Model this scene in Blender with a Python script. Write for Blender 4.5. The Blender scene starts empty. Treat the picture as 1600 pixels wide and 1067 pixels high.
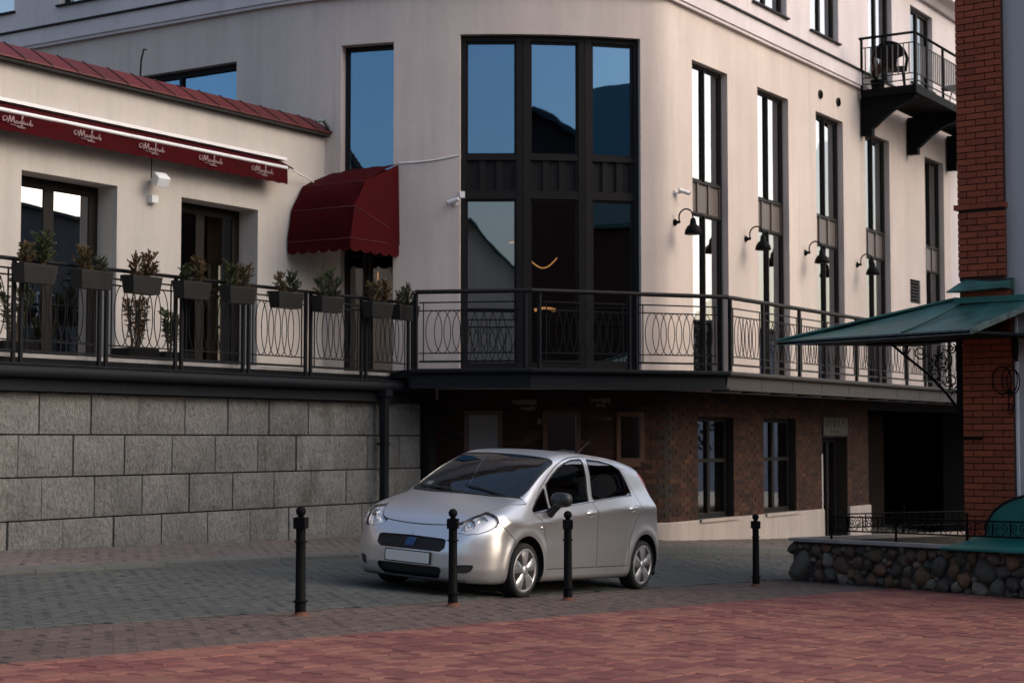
import bpy, bmesh, math, random
import numpy as np
from mathutils import Vector, Matrix

random.seed(7)
np.random.seed(7)
SC = bpy.context.scene
COL = SC.collection
PI = math.pi
rad = math.radians

# ------------------------------------------------------------------ camera
# The camera stands at the origin.  x runs along the long facade, y into it.
FOC = 2670.0                                   # focal length in pixels of the 1600 px wide picture
VIEW = rad(32.5)                               # angle between the view axis and the facade
PITCH = math.atan((685 - 533.5) / FOC)
FWD = (math.cos(VIEW), math.sin(VIEW))
RGT = (math.sin(VIEW), -math.cos(VIEW))
cam = bpy.data.cameras.new('camera')
cam.sensor_width = 36.0
cam.lens = 36.0 * FOC / 1600.0
cam.clip_start = 0.1
cam.clip_end = 2000
cam.dof.use_dof = True
cam.dof.focus_distance = 17.0
cam.dof.aperture_fstop = 2.8
camo = bpy.data.objects.new('camera', cam)
COL.objects.link(camo)
f3 = Vector((FWD[0] * math.cos(PITCH), FWD[1] * math.cos(PITCH), math.sin(PITCH)))
camo.rotation_euler = f3.to_track_quat('-Z', 'Y').to_euler()
SC.camera = camo

# ------------------------------------------------------------------ sky, sun, exposure
SUN_EL, SUN_AZ = rad(31), rad(158)
world = bpy.data.worlds.new('World')
SC.world = world
world.use_nodes = True
wn = world.node_tree
sky = wn.nodes.new('ShaderNodeTexSky')
sky.sky_type = 'NISHITA'
sky.sun_disc = False
sky.sun_elevation = SUN_EL
sky.sun_rotation = SUN_AZ
sky.altitude = 100
sky.air_density = 1.0
sky.dust_density = 4.0
sky.ozone_density = 1.0
wn.links.new(sky.outputs[0], wn.nodes['Background'].inputs[0])
wn.nodes['Background'].inputs[1].default_value = 0.15
sl = bpy.data.lights.new('sun', 'SUN')
sl.energy = 1.2
sl.angle = rad(95)
sl.color = (1.0, 0.945, 0.93)
so = bpy.data.objects.new('sun', sl)
COL.objects.link(so)
sd = Vector((math.sin(SUN_AZ) * math.cos(SUN_EL), math.cos(SUN_AZ) * math.cos(SUN_EL), math.sin(SUN_EL)))
so.rotation_euler = (-sd).to_track_quat('-Z', 'Y').to_euler()
so.location = sd * 60
SC.view_settings.view_transform = 'Standard'
SC.view_settings.look = 'None'
SC.view_settings.exposure = 0.52
SC.view_settings.gamma = 1.0
SC.view_settings.use_curve_mapping = False
SC.render.engine = 'CYCLES'
SC.cycles.use_denoising = True
SC.cycles.max_bounces = 8
SC.cycles.transparent_max_bounces = 16


# ------------------------------------------------------------------ picture <-> place
def ray(px, py):
    u = (px - 800) / FOC
    v = (533.5 - py) / FOC
    f = math.cos(PITCH) - v * math.sin(PITCH)
    return np.array([f * FWD[0] + u * RGT[0], f * FWD[1] + u * RGT[1], math.sin(PITCH) + v * math.cos(PITCH)])


def on_y(px, py, Y):
    d = ray(px, py)
    return d * (Y / d[1])


def x_at(px, Y, py=400):
    return float(on_y(px, py, Y)[0])


def project(x, y, z):
    f = x * FWD[0] + y * FWD[1]
    r = x * RGT[0] + y * RGT[1]
    zz = f * math.cos(PITCH) + z * math.sin(PITCH)
    yy = -f * math.sin(PITCH) + z * math.cos(PITCH)
    return 800 + FOC * r / zz, 533.5 - FOC * yy / zz, zz


def zg(x, y):
    """Height of the sloping ground."""
    c = np.interp(x, [13, 19.8, 24, 30], [.045, .065, .112, .116])
    return -.987 - .0435 * np.clip(x, -10, 60) + c * np.clip(np.asarray(y, float) - 9.45, 0, 6)


# ------------------------------------------------------------------ scene helpers
def setp(o, label=None, cat=None, group=None, kind=None):
    if label: o['label'] = label
    if cat: o['category'] = cat
    if group: o['group'] = group
    if kind: o['kind'] = kind
    return o


def thing(name, label, cat, loc=(0, 0, 0), group=None, rotz=0.0):
    o = bpy.data.objects.new(name, None)
    o.empty_display_size = .3
    COL.objects.link(o)
    o.location = loc
    o.rotation_euler = (0, 0, rotz)
    return setp(o, label, cat, group)


def node(name, parent, loc=(0, 0, 0), rot=(0, 0, 0)):
    o = bpy.data.objects.new(name, None)
    o.empty_display_size = .1
    COL.objects.link(o)
    o.parent = parent
    o.location = loc
    o.rotation_euler = rot
    return o


def wloc(o):
    v = Vector((0, 0, 0))
    while o is not None:
        v = v + Vector(o.location)
        o = o.parent
    return v


def link(name, mesh, parent=None, loc=None, rot=None, scale=None, world_loc=False):
    o = bpy.data.objects.new(name, mesh)
    COL.objects.link(o)
    if parent is not None:
        o.parent = parent
    if loc is not None:
        o.location = Vector(loc) - (wloc(parent) if (world_loc and parent is not None) else Vector((0, 0, 0)))
    if rot is not None:
        o.rotation_euler = rot
    if scale is not None:
        o.scale = scale
    return o


def copy_tree(o, parent=None):
    c = o.copy()
    COL.objects.link(c)
    if parent is not None:
        c.parent = parent
    for ch in list(o.children):
        copy_tree(ch, c)
    return c


class MB:
    """Collects shapes and links them as one mesh object."""

    def __init__(self):
        self.v, self.f, self.m, self.s = [], [], [], []

    def add(self, verts, faces, m=0, smooth=False):
        b = len(self.v)
        self.v.extend([tuple(map(float, p)) for p in verts])
        for f in faces:
            self.f.append(tuple(i + b for i in f))
            self.m.append(m)
            self.s.append(smooth)
        return self

    def box(self, x0, x1, y0, y1, z0, z1, m=0):
        return self.add([(x0, y0, z0), (x1, y0, z0), (x1, y1, z0), (x0, y1, z0), (x0, y0, z1), (x1, y0, z1), (x1, y1, z1), (x0, y1, z1)],
                        [(0, 3, 2, 1), (4, 5, 6, 7), (0, 1, 5, 4), (1, 2, 6, 5), (2, 3, 7, 6), (3, 0, 4, 7)], m)

    def obox(self, o, a, b, c, m=0):
        """box from corner o with edge vectors a, b, c (right handed)"""
        o, a, b, c = map(Vector, (o, a, b, c))
        return self.add([o, o + a, o + a + b, o + b, o + c, o + a + c, o + a + b + c, o + b + c],
                        [(0, 3, 2, 1), (4, 5, 6, 7), (0, 1, 5, 4), (1, 2, 6, 5), (2, 3, 7, 6), (3, 0, 4, 7)], m)

    def prism(self, poly, d, m=0):
        """closed 3D polygon extruded by vector d"""
        n = len(poly)
        d = Vector(d)
        a = [Vector(p) for p in poly]
        nrm = Vector((0, 0, 0))
        for i in range(n):
            nrm += a[i].cross(a[(i + 1) % n])
        if nrm.dot(d) > 0:
            a = a[::-1]
        b = [p + d for p in a]
        fs = [tuple(range(n)), tuple(range(2 * n - 1, n - 1, -1))]
        for i in range(n):
            j = (i + 1) % n
            fs.append((j, i, i + n, j + n))
        return self.add(a + b, fs, m)

    def tube(self, path, r, n=8, m=0, closed=False, cap=True, squash=None):
        P = [Vector(p) for p in path]
        N = len(P)
        rr = r if isinstance(r, (list, tuple)) else [r] * N
        rings = []
        up = Vector((0, 0, 1))
        prev = None
        for i in range(N):
            if closed:
                t = P[(i + 1) % N] - P[i - 1]
            else:
                t = P[min(i + 1, N - 1)] - P[max(i - 1, 0)]
            if t.length < 1e-9:
                t = Vector((1, 0, 0))
            t.normalize()
            if prev is None:
                ref = up if abs(t.z) < .95 else Vector((1, 0, 0))
                u = t.cross(ref).normalized()
            else:
                u = (prev - t * prev.dot(t))
                if u.length < 1e-6:
                    u = t.cross(up)
                u.normalize()
            w = u.cross(t).normalized()
            prev = u
            rings.append([P[i] + (u * math.cos(2 * PI * k / n) + w * math.sin(2 * PI * k / n)) * rr[i] for k in range(n)])
        vs = [p for q in rings for p in q]
        fs = []
        M = N if closed else N - 1
        for i in range(M):
            a, b = i * n, ((i + 1) % N) * n
            for k in range(n):
                l = (k + 1) % n
                fs.append((a + k, b + k, b + l, a + l))
        self.add(vs, fs, m, True)
        if cap and not closed:
            self.add(rings[0], [tuple(range(n))], m)
            self.add(rings[-1], [tuple(range(n - 1, -1, -1))], m)
        return self

    def lathe(self, prof, c, n=16, m=0, smooth=True, axis='z', half=False):
        """prof: list of (r, h) from bottom to top round an axis through c"""
        vs, fs = [], []
        for r, h in prof:
            for k in range(n):
                a = 2 * PI * k / n
                p = (r * math.cos(a), r * math.sin(a), h)
                if axis == 'y':
                    p = (p[0], -p[2], p[1])
                elif axis == 'x':
                    p = (p[2], p[0], p[1])
                vs.append((c[0] + p[0], c[1] + p[1], c[2] + p[2]))
        for i in range(len(prof) - 1):
            for k in range(n):
                l = (k + 1) % n
                fs.append((i * n + k, i * n + l, (i + 1) * n + l, (i + 1) * n + k))
        self.add(vs, fs, m, smooth)
        if prof[0][0] > 1e-6:
            self.add(vs[:n], [tuple(range(n - 1, -1, -1))], m)
        if prof[-1][0] > 1e-6:
            self.add(vs[-n:], [tuple(range(n))], m)
        return self

    def mesh(self, name, mats):
        me = bpy.data.meshes.new(name)
        me.from_pydata(self.v, [], self.f)
        for mt in (mats if isinstance(mats, (list, tuple)) else [mats]):
            me.materials.append(mt)
        me.polygons.foreach_set('material_index', self.m)
        me.polygons.foreach_set('use_smooth', self.s)
        me.update()
        return me

    def build(self, name, mats, parent=None, loc=None, local=False, bevel=0):
        """vertices are in world space unless local; the object's origin goes to the parent's place or to loc"""
        o = Vector((0, 0, 0))
        if not local:
            if parent is not None:
                o = wloc(parent)
            elif loc is not None:
                o = Vector(loc)
        if o.length:
            self.v = [(p[0] - o.x, p[1] - o.y, p[2] - o.z) for p in self.v]
        ob = bpy.data.objects.new(name, self.mesh(name, mats))
        COL.objects.link(ob)
        if parent is not None:
            ob.parent = parent
        elif loc is not None:
            ob.location = loc
        if bevel:
            md = ob.modifiers.new('bevel', 'BEVEL')
            md.width = bevel
            md.segments = 2
            md.limit_method = 'ANGLE'
        return ob


# ------------------------------------------------------------------ materials
def new_mat(name):
    m = bpy.data.materials.new(name)
    m.use_nodes = True
    nt = m.node_tree
    return m, nt, nt.nodes['Principled BSDF'], nt.nodes['Material Output']


def nz(nt, scale, detail=4, rough=.6, vec=None):
    n = nt.nodes.new('ShaderNodeTexNoise')
    n.inputs['Scale'].default_value = scale
    n.inputs['Detail'].default_value = detail
    n.inputs['Roughness'].default_value = rough
    if vec is not None:
        nt.links.new(vec, n.inputs['Vector'])
    return n.outputs['Fac']


def math_(nt, op, a, b=None, c=None, clamp=False):
    n = nt.nodes.new('ShaderNodeMath')
    n.operation = op
    n.use_clamp = clamp
    for i, v in enumerate((a, b, c)):
        if v is None: continue
        if isinstance(v, (int, float)):
            n.inputs[i].default_value = v
        else:
            nt.links.new(v, n.inputs[i])
    return n.outputs[0]


def mix_(nt, fac, a, b, mode='MIX'):
    n = nt.nodes.new('ShaderNodeMix')
    n.data_type = 'RGBA'
    n.blend_type = mode
    for i, v in ((0, fac), (6, a), (7, b)):
        if isinstance(v, (int, float)):
            n.inputs[i].default_value = v
        elif isinstance(v, (tuple, list)):
            n.inputs[i].default_value = (*v[:3], 1)
        else:
            nt.links.new(v, n.inputs[i])
    return n.outputs[2]


def ramp_(nt, fac, lo, hi, a=0.0, b=1.0):
    n = nt.nodes.new('ShaderNodeMapRange')
    n.inputs[1].default_value = lo
    n.inputs[2].default_value = hi
    n.inputs[3].default_value = a
    n.inputs[4].default_value = b
    nt.links.new(fac, n.inputs[0])
    return n.outputs[0]


def wpos(nt, scale=(1, 1, 1)):
    g = nt.nodes.new('ShaderNodeNewGeometry')
    mp = nt.nodes.new('ShaderNodeMapping')
    mp.inputs['Scale'].default_value = scale
    nt.links.new(g.outputs['Position'], mp.inputs['Vector'])
    return mp.outputs[0]


def opos(nt, scale=(1, 1, 1)):
    g = nt.nodes.new('ShaderNodeTexCoord')
    mp = nt.nodes.new('ShaderNodeMapping')
    mp.inputs['Scale'].default_value = scale
    nt.links.new(g.outputs['Object'], mp.inputs['Vector'])
    return mp.outputs[0]


def rnd(nt):
    """a random value per object and per loose piece"""
    o = nt.nodes.new('ShaderNodeObjectInfo')
    g = nt.nodes.new('ShaderNodeNewGeometry')
    return math_(nt, 'FRACT', math_(nt, 'ADD', o.outputs['Random'], math_(nt, 'MULTIPLY', g.outputs['Random Per Island'], 7.31)))


def bump_(nt, bsdf, h, strength=.3, dist=.01):
    n = nt.nodes.new('ShaderNodeBump')
    n.inputs['Strength'].default_value = strength
    n.inputs['Distance'].default_value = dist
    nt.links.new(h, n.inputs['Height'])
    nt.links.new(n.outputs[0], bsdf.inputs['Normal'])


def mat(name, col, rough=.7, var=.1, scale=3.0, metal=0.0, bump=0.0, bscale=60, bdist=.004, spec=.5, stretch=(1, 1, 1), rvar=.1, coat=0):
    m, nt, b, out = new_mat(name)
    v = wpos(nt, stretch)
    n = nz(nt, scale, 5, .65, v)
    f = ramp_(nt, n, .3, .7, 1 - var, 1 + var)
    c = nt.nodes.new('ShaderNodeVectorMath')
    c.operation = 'SCALE'
    c.inputs[0].default_value = col
    nt.links.new(f, c.inputs['Scale'])
    nt.links.new(c.outputs[0], b.inputs['Base Color'])
    nt.links.new(ramp_(nt, n, .3, .7, max(0, rough - rvar), min(1, rough + rvar)), b.inputs['Roughness'])
    b.inputs['Metallic'].default_value = metal
    b.inputs['Specular IOR Level'].default_value = spec
    b.inputs['Coat Weight'].default_value = coat
    if bump:
        bump_(nt, b, nz(nt, bscale, 4, .6, v), bump, bdist)
    return m


def piece_mat(name, cols, rough=.8, var=.12, scale=14, bump=.3, bscale=90, bdist=.004, big=.0, bigscale=.6, spec=.35):
    """each piece takes its own tone out of cols"""
    m, nt, b, out = new_mat(name)
    cr = nt.nodes.new('ShaderNodeValToRGB')
    cr.color_ramp.interpolation = 'LINEAR'
    while len(cr.color_ramp.elements) < len(cols):
        cr.color_ramp.elements.new(.5)
    for i, c in enumerate(cols):
        cr.color_ramp.elements[i].position = i / max(1, len(cols) - 1)
        cr.color_ramp.elements[i].color = (*c, 1)
    nt.links.new(rnd(nt), cr.inputs[0])
    v = wpos(nt)
    n = nz(nt, scale, 5, .7, v)
    f = ramp_(nt, n, .3, .7, 1 - var, 1 + var)
    if big:
        f = math_(nt, 'MULTIPLY', f, ramp_(nt, nz(nt, bigscale, 4, .6, v), .3, .7, 1 - big, 1 + big))
    c = nt.nodes.new('ShaderNodeVectorMath')
    c.operation = 'SCALE'
    nt.links.new(cr.outputs[0], c.inputs[0])
    nt.links.new(f, c.inputs['Scale'])
    nt.links.new(c.outputs[0], b.inputs['Base Color'])
    b.inputs['Roughness'].default_value = rough
    b.inputs['Specular IOR Level'].default_value = spec
    if bump:
        bump_(nt, b, nz(nt, bscale, 5, .65, v), bump, bdist)
    return m


def glass_mat(name, ior=1.9, tint=(.35, .38, .38), rough=.0, gloss=(1, 1, 1), wav=0.0):
    m = bpy.data.materials.new(name)
    m.use_nodes = True
    nt = m.node_tree
    nt.nodes.remove(nt.nodes['Principled BSDF'])
    t = nt.nodes.new('ShaderNodeBsdfTransparent')
    t.inputs[0].default_value = (*tint, 1)
    g = nt.nodes.new('ShaderNodeBsdfGlossy')
    g.inputs['Roughness'].default_value = rough
    g.inputs['Color'].default_value = (*gloss, 1)
    fr = nt.nodes.new('ShaderNodeFresnel')
    fr.inputs['IOR'].default_value = ior
    if wav:
        bn = nt.nodes.new('ShaderNodeBump')
        bn.inputs['Strength'].default_value = wav
        bn.inputs['Distance'].default_value = .02
        nt.links.new(nz(nt, .8, 2, .5, wpos(nt)), bn.inputs['Height'])
        nt.links.new(bn.outputs[0], g.inputs['Normal'])
    mx = nt.nodes.new('ShaderNodeMixShader')
    ge = nt.nodes.new('ShaderNodeNewGeometry')
    nt.links.new(math_(nt, 'MULTIPLY', fr.outputs[0], math_(nt, 'SUBTRACT', 1.0, ge.outputs['Backfacing'])), mx.inputs[0])
    nt.links.new(t.outputs[0], mx.inputs[1])
    nt.links.new(g.outputs[0], mx.inputs[2])
    nt.links.new(mx.outputs[0], nt.nodes['Material Output'].inputs[0])
    return m


def emit_mat(name, col, s):
    m, nt, b, out = new_mat(name)
    b.inputs['Base Color'].default_value = (*col, 1)
    b.inputs['Emission Color'].default_value = (*col, 1)
    b.inputs['Emission Strength'].default_value = s
    return m


def plaster(name, col, streak=.12):
    m, nt, b, out = new_mat(name)
    v = wpos(nt)
    n1 = ramp_(nt, nz(nt, .5, 5, .6, v), .3, .7, .93, 1.07)
    n2 = ramp_(nt, nz(nt, 1.0, 5, .65, wpos(nt, (2.6, 2.6, .22))), .35, .75, 1.03, 1 - streak)
    n3 = ramp_(nt, nz(nt, 9, 5, .7, v), .3, .7, .97, 1.03)
    f = math_(nt, 'MULTIPLY', math_(nt, 'MULTIPLY', n1, n2), n3)
    n4 = ramp_(nt, nz(nt, 1.0, 6, .7, wpos(nt, (5.5, 5.5, .35))), .56, .78, 1.0, 1 - 1.3 * streak)
    n5 = ramp_(nt, nz(nt, .9, 6, .75, v), .58, .74, 1.0, 1 - .6 * streak)
    f = math_(nt, 'MULTIPLY', f, math_(nt, 'MULTIPLY', n4, n5))
    c = nt.nodes.new('ShaderNodeVectorMath')
    c.operation = 'SCALE'
    c.inputs[0].default_value = col
    nt.links.new(f, c.inputs['Scale'])
    nt.links.new(c.outputs[0], b.inputs['Base Color'])
    b.inputs['Roughness'].default_value = .88
    b.inputs['Specular IOR Level'].default_value = .25
    bump_(nt, b, nz(nt, 60, 5, .7, v), .25, .004)
    return m


M = {}
M['plaster'] = plaster('plaster_pink_beige', (.56, .480, .437))
M['plaster_wing'] = plaster('plaster_beige', (.47, .435, .40))
M['plaster_white'] = plaster('plaster_lavender_white', (.60, .54, .545))
M['plaster_grey'] = plaster('plaster_blue_white', (.38, .375, .37), .05)
M['plinth'] = plaster('plinth_render', (.38, .335, .31), .24)
M['frame'] = mat('dark_frame', (.013, .012, .012), .62, .12, 4, spec=.14)
M['bronze'] = mat('bronze_frame', (.016, .014, .013), .62, .12, 4, spec=.22)
M['iron'] = mat('black_iron', (.0055, .0055, .006), .62, .25, 9, bump=.15, bscale=120, spec=.06)
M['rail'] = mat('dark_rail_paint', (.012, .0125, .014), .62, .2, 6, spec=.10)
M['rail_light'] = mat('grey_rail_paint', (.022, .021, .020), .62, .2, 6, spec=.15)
M['spandrel'] = mat('lit_brown_spandrel', (.105, .086, .078), .45, .12, 4, spec=.4)  # brown lightened so the base colour carries the bright grazing reflection
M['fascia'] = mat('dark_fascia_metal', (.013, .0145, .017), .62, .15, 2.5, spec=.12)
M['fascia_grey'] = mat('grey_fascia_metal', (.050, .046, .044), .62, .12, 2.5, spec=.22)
M['dark'] = mat('dark_interior', (.012, .010, .010), .9, .2, 2)
M['room'] = mat('brown_interior', (.045, .030, .024), .8, .3, 1.5)
M['glass'] = glass_mat('window_glass', 6.5, (.34, .36, .36), wav=.12)
M['glass_door'] = glass_mat('door_glass', 1.9, (.45, .45, .43), wav=.05)
M['glass_sky_tint'] = glass_mat('bay_glass', 3.8, (.40, .42, .42), gloss=(.40, .70, 1.0), wav=.13)  # blue gloss tint paints the sky's colour into the reflection
M['glass_low'] = glass_mat('lower_bay_glass', 3.0, (.45, .45, .44), gloss=(.92, .96, 1.0), wav=.13)
M['lamp_on'] = emit_mat('warm_light', (1.0, .48, .16), 1.6)
M['ledge'] = plaster('pale_ledge', (.42, .40, .38), .3)
M['wood'] = mat('orange_wood', (.070, .023, .009), .55, .25, 6, stretch=(1, 1, 6))
M['cloth_red'] = mat('burgundy_cloth', (.042, .0016, .0032), .85, .16, 5, bump=.2, bscale=220, bdist=.002, spec=.08)
M['white_metal'] = mat('white_metal', (.72, .71, .72), .4, .06, 4)
M['white_plastic'] = mat('white_plastic', (.70, .70, .70), .5, .05, 6)
M['tile_red'] = piece_mat('red_roof_metal', [(.080, .0095, .0095), (.10, .012, .012), (.07, .0085, .009)], .5, .12, 6, .1, 60)
M['mortar'] = mat('dark_mortar', (.016, .013, .011), .95, .3, 20, bump=.5, bscale=150)  # darkened with the ground floor brick for the balcony shade
M['mortar_red'] = mat('red_mortar', (.035, .016, .012), .95, .3, 20, bump=.5, bscale=150)
M['brick_old'] = piece_mat('shaded_old_brick', [(.014, .0045, .0025), (.030, .0095, .0045), (.046, .015, .007), (.024, .008, .004), (.064, .025, .013)], .88, .25, 22, .5, 110, .006)  # brick tones deepened to stand in for shadow under the balcony
M['brick_red'] = piece_mat('orange_red_brick', [(.21, .048, .019), (.27, .062, .025), (.18, .040, .017), (.235, .055, .021)], .8, .16, 22, .35, 130, .004)


def granite_mat():
    m = piece_mat('grey_granite', [(.24, .234, .218), (.30, .292, .275), (.265, .257, .24), (.32, .312, .296)], .93, .10, 3, 0, big=.12, bigscale=.9)
    nt = m.node_tree
    b = nt.nodes['Principled BSDF']
    v = wpos(nt, (1, 1, 1))
    dv = nt.nodes.new('ShaderNodeMapping')
    dv.inputs['Rotation'].default_value = (0, rad(38), 0)
    dv.inputs['Scale'].default_value = (1.0, 1, .45)
    nt.links.new(v, dv.inputs['Vector'])
    n1, n2 = nz(nt, 20, 5, .70, dv.outputs[0]), nz(nt, 42, 4, .7, dv.outputs[0])
    h = math_(nt, 'ADD', math_(nt, 'MULTIPLY', n1, 1.0), math_(nt, 'MULTIPLY', n2, .5))
    bump_(nt, b, h, 1.0, .10)
    src = b.inputs['Base Color'].links[0].from_socket
    c = nt.nodes.new('ShaderNodeVectorMath')
    c.operation = 'SCALE'
    nt.links.new(src, c.inputs[0])
    pit_shade = math_(nt, 'MULTIPLY', ramp_(nt, n2, .30, .5, .62, 1.05), ramp_(nt, n1, .30, .55, .74, 1.06))  # shading of the pits put into the colour, following the bump noise
    low = ramp_(nt, nz(nt, 1.6, 5, .7, wpos(nt, (1, 1, .5))), .45, .75, 1.0, .72)
    nt.links.new(math_(nt, 'MULTIPLY', pit_shade, low), c.inputs['Scale'])
    st_ = ramp_(nt, nz(nt, .75, 6, .75, wpos(nt, (1.3, 1, .7))), .54, .70, 0.0, .75)
    nt.links.new(mix_(nt, st_, c.outputs[0], (.085, .072, .048)), b.inputs['Base Color'])
    return m


M['granite'] = granite_mat()
M['kerb'] = piece_mat('grey_kerb', [(.085, .09, .085), (.10, .105, .10)], .9, .2, 18, .4, 70)
M['pav_grey'] = piece_mat('grey_paver', [(.054, .057, .053), (.064, .067, .062), (.058, .061, .057), (.070, .073, .068)], .82, .11, 16, .4, 90, .004, .14, .5)
M['pav_brown'] = piece_mat('brown_paver', [(.092, .064, .054), (.080, .057, .049), (.102, .072, .061)], .85, .11, 16, .4, 90, .004, .14, .6)
M['pav_walk'] = piece_mat('pink_grey_paver', [(.120, .098, .09), (.108, .09, .083), (.132, .108, .098)], .85, .16, 16, .4, 90, .004, .12, .6)
M['pav_salmon'] = piece_mat('salmon_paver', [(.210, .082, .061), (.190, .074, .054), (.226, .092, .069)], .84, .14, 18, .4, 90, .004, .12, .5)
M['pav_dark'] = piece_mat('dark_red_paver', [(.143, .044, .039), (.156, .050, .044), (.130, .040, .036)], .84, .14, 18, .4, 90, .004, .12, .5)
M['sand'] = mat('joint_sand', (.022, .02, .018), .95, .3, 30, bump=.5, bscale=200)
M['earth'] = mat('ground_earth', (.12, .115, .105), .95, .25, 1.2, bump=.3, bscale=40)
M['soil'] = mat('dark_soil', (.02, .017, .014), .95, .3, 12, bump=.8, bscale=80)
M['copper'] = mat('verdigris_sheet', (.036, .115, .095), .50, .42, 3.0, bump=.12, bscale=14, bdist=.01)
M['copper_edge'] = mat('weathered_sheet_edge', (.10, .14, .13), .6, .5, 14)
M['teal'] = mat('teal_painted_sheet', (.004, .125, .103), .5, .2, 3)
M['planter'] = mat('grey_planter_plastic', (.020, .019, .018), .62, .15, 8, spec=.22)
M['planter_dark'] = mat('black_planter_plastic', (.008, .008, .008), .62, .15, 8, spec=.08)
M['stone'] = piece_mat('field_stone', [(.050, .046, .038), (.125, .105, .080), (.085, .046, .032), (.155, .085, .045), (.06, .058, .046), (.11, .062, .045), (.22, .18, .135), (.085, .078, .068)], .86, .35, 13, .6, 40, .012)
M['leaf_rust'] = piece_mat('rust_green_conifer', [(.045, .042, .013), (.075, .055, .018), (.115, .058, .022), (.05, .046, .015), (.16, .078, .030)], .7, .2, 30, 0)
M['leaf_green'] = piece_mat('green_conifer', [(0.0188, 0.0315, 0.0090), (0.0300, 0.0435, 0.0135), (0.0413, 0.0562, 0.0165), (0.0450, 0.0450, 0.0150)], .7, .2, 30, 0)
M['twig'] = mat('brown_twig', (.06, .04, .028), .85, .2, 20)
M['rust'] = mat('rusty_iron', (.115, .042, .020), .85, .35, 25, bump=.4, bscale=120)
M['curtain'] = mat('beige_curtain', (.30, .26, .20), .9, .1, 4)
M['rubble_mortar'] = mat('grey_rubble_mortar', (.050, .045, .038), .95, .3, 20, bump=.8, bscale=60, bdist=.02)


# ------------------------------------------------------------------ ground and paving
def ground_sheet():
    xs = np.unique(np.concatenate([np.linspace(-400, -10, 14), np.linspace(-10, 60, 71), np.linspace(60, 500, 14)]))
    ys = np.unique(np.concatenate([np.linspace(-400, -10, 14), np.linspace(-10, 9.45, 12), np.linspace(9.45, 15.45, 13), np.linspace(15.45, 400, 14)]))
    mb = MB()
    vs = [(x, y, float(zg(x, y)) - .05) for y in ys for x in xs]
    n = len(xs)
    fs = [(j * n + i, j * n + i + 1, (j + 1) * n + i + 1, (j + 1) * n + i) for j in range(len(ys) - 1) for i in range(n - 1)]
    mb.add(vs, fs, 0, True)
    return setp(mb.build('ground', M['earth']), kind='structure')


ground_sheet()


def poly_in(poly, x, y):
    c = False
    n = len(poly)
    for i in range(n):
        x1, y1 = poly[i]
        x2, y2 = poly[(i + 1) % n]
        if (y1 > y) != (y2 > y) and x < (x2 - x1) * (y - y1) / (y2 - y1) + x1:
            c = not c
    return c


KERB = [(2, 13.1), (8, 13.25), (11.6, 13.42), (14.4, 13.6), (17.75, 13.66), (20.3, 13.35), (23.3, 12.16), (26.8, 11.53), (31, 11.1), (40, 10.6)]


def kerb_y(x):
    return float(np.interp(x, [p[0] for p in KERB], [p[1] for p in KERB]))


def kerb_h(x):
    return float(np.interp(x, [18, 22], [.036, .085]))


def sheet(name, poly_fn, mat_, dz, x0, x1, nx=80, label=None):
    """ground sheet between two y limits given as functions of x"""
    mb = MB()
    vs, fs = [], []
    NY = 14
    for i in range(nx + 1):
        x = x0 + (x1 - x0) * i / nx
        a, b = poly_fn(x)
        for j in range(NY + 1):
            y = a + (b - a) * j / NY
            vs.append((x, y, float(zg(x, y)) + (dz(x) if callable(dz) else dz)))
    for i in range(nx):
        for j in range(NY):
            k = i * (NY + 1) + j
            fs.append((k, k + NY + 1, k + NY + 2, k + 1))
    mb.add(vs, fs, 0, True)
    o = mb.build(name, mat_)
    return setp(o, kind='structure')


Y_RED, Y_GREY = 7.72, 9.55
road = sheet('road', lambda x: (Y_GREY, kerb_y(x) - .13), M['sand'], -.012, -4, 44)
band = sheet('paved_border', lambda x: (Y_RED, Y_GREY), M['sand'], -.012, -4, 44)
plaza = sheet('plaza', lambda x: (-8, Y_RED), M['sand'], -.012, -4, 44)
walk = sheet('pavement', lambda x: (kerb_y(x), 15.6 if x < 21.5 else 13.0), M['sand'], lambda x: kerb_h(x) - .012, 2, 44)


def paver_mesh(name, L, W, mt, h=.05, ch=.006):
    mb = MB()
    l, w = L / 2, W / 2
    vs = [(-l, -w, -h), (l, -w, -h), (l, w, -h), (-l, w, -h), (-l, -w, -ch), (l, -w, -ch), (l, w, -ch), (-l, w, -ch),
          (-l + ch, -w + ch, 0), (l - ch, -w + ch, 0), (l - ch, w - ch, 0), (-l + ch, w - ch, 0)]
    fs = [(0, 1, 5, 4), (1, 2, 6, 5), (2, 3, 7, 6), (3, 0, 4, 7), (4, 5, 9, 8), (5, 6, 10, 9), (6, 7, 11, 10), (7, 4, 8, 11), (8, 9, 10, 11)]
    mb.add(vs, fs)
    return mb.mesh(name, mt)


def hash2(i, j, k=0):
    h = math.sin(i * 127.1 + j * 311.7 + k * 74.7) * 43758.5453
    return h - math.floor(h)


def in_view(x, y, z, pad=40):
    px, py, d = project(x, y, z)
    return d > 1 and -pad < px < 1600 + pad and -pad < py < 1067 + pad, d


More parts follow.
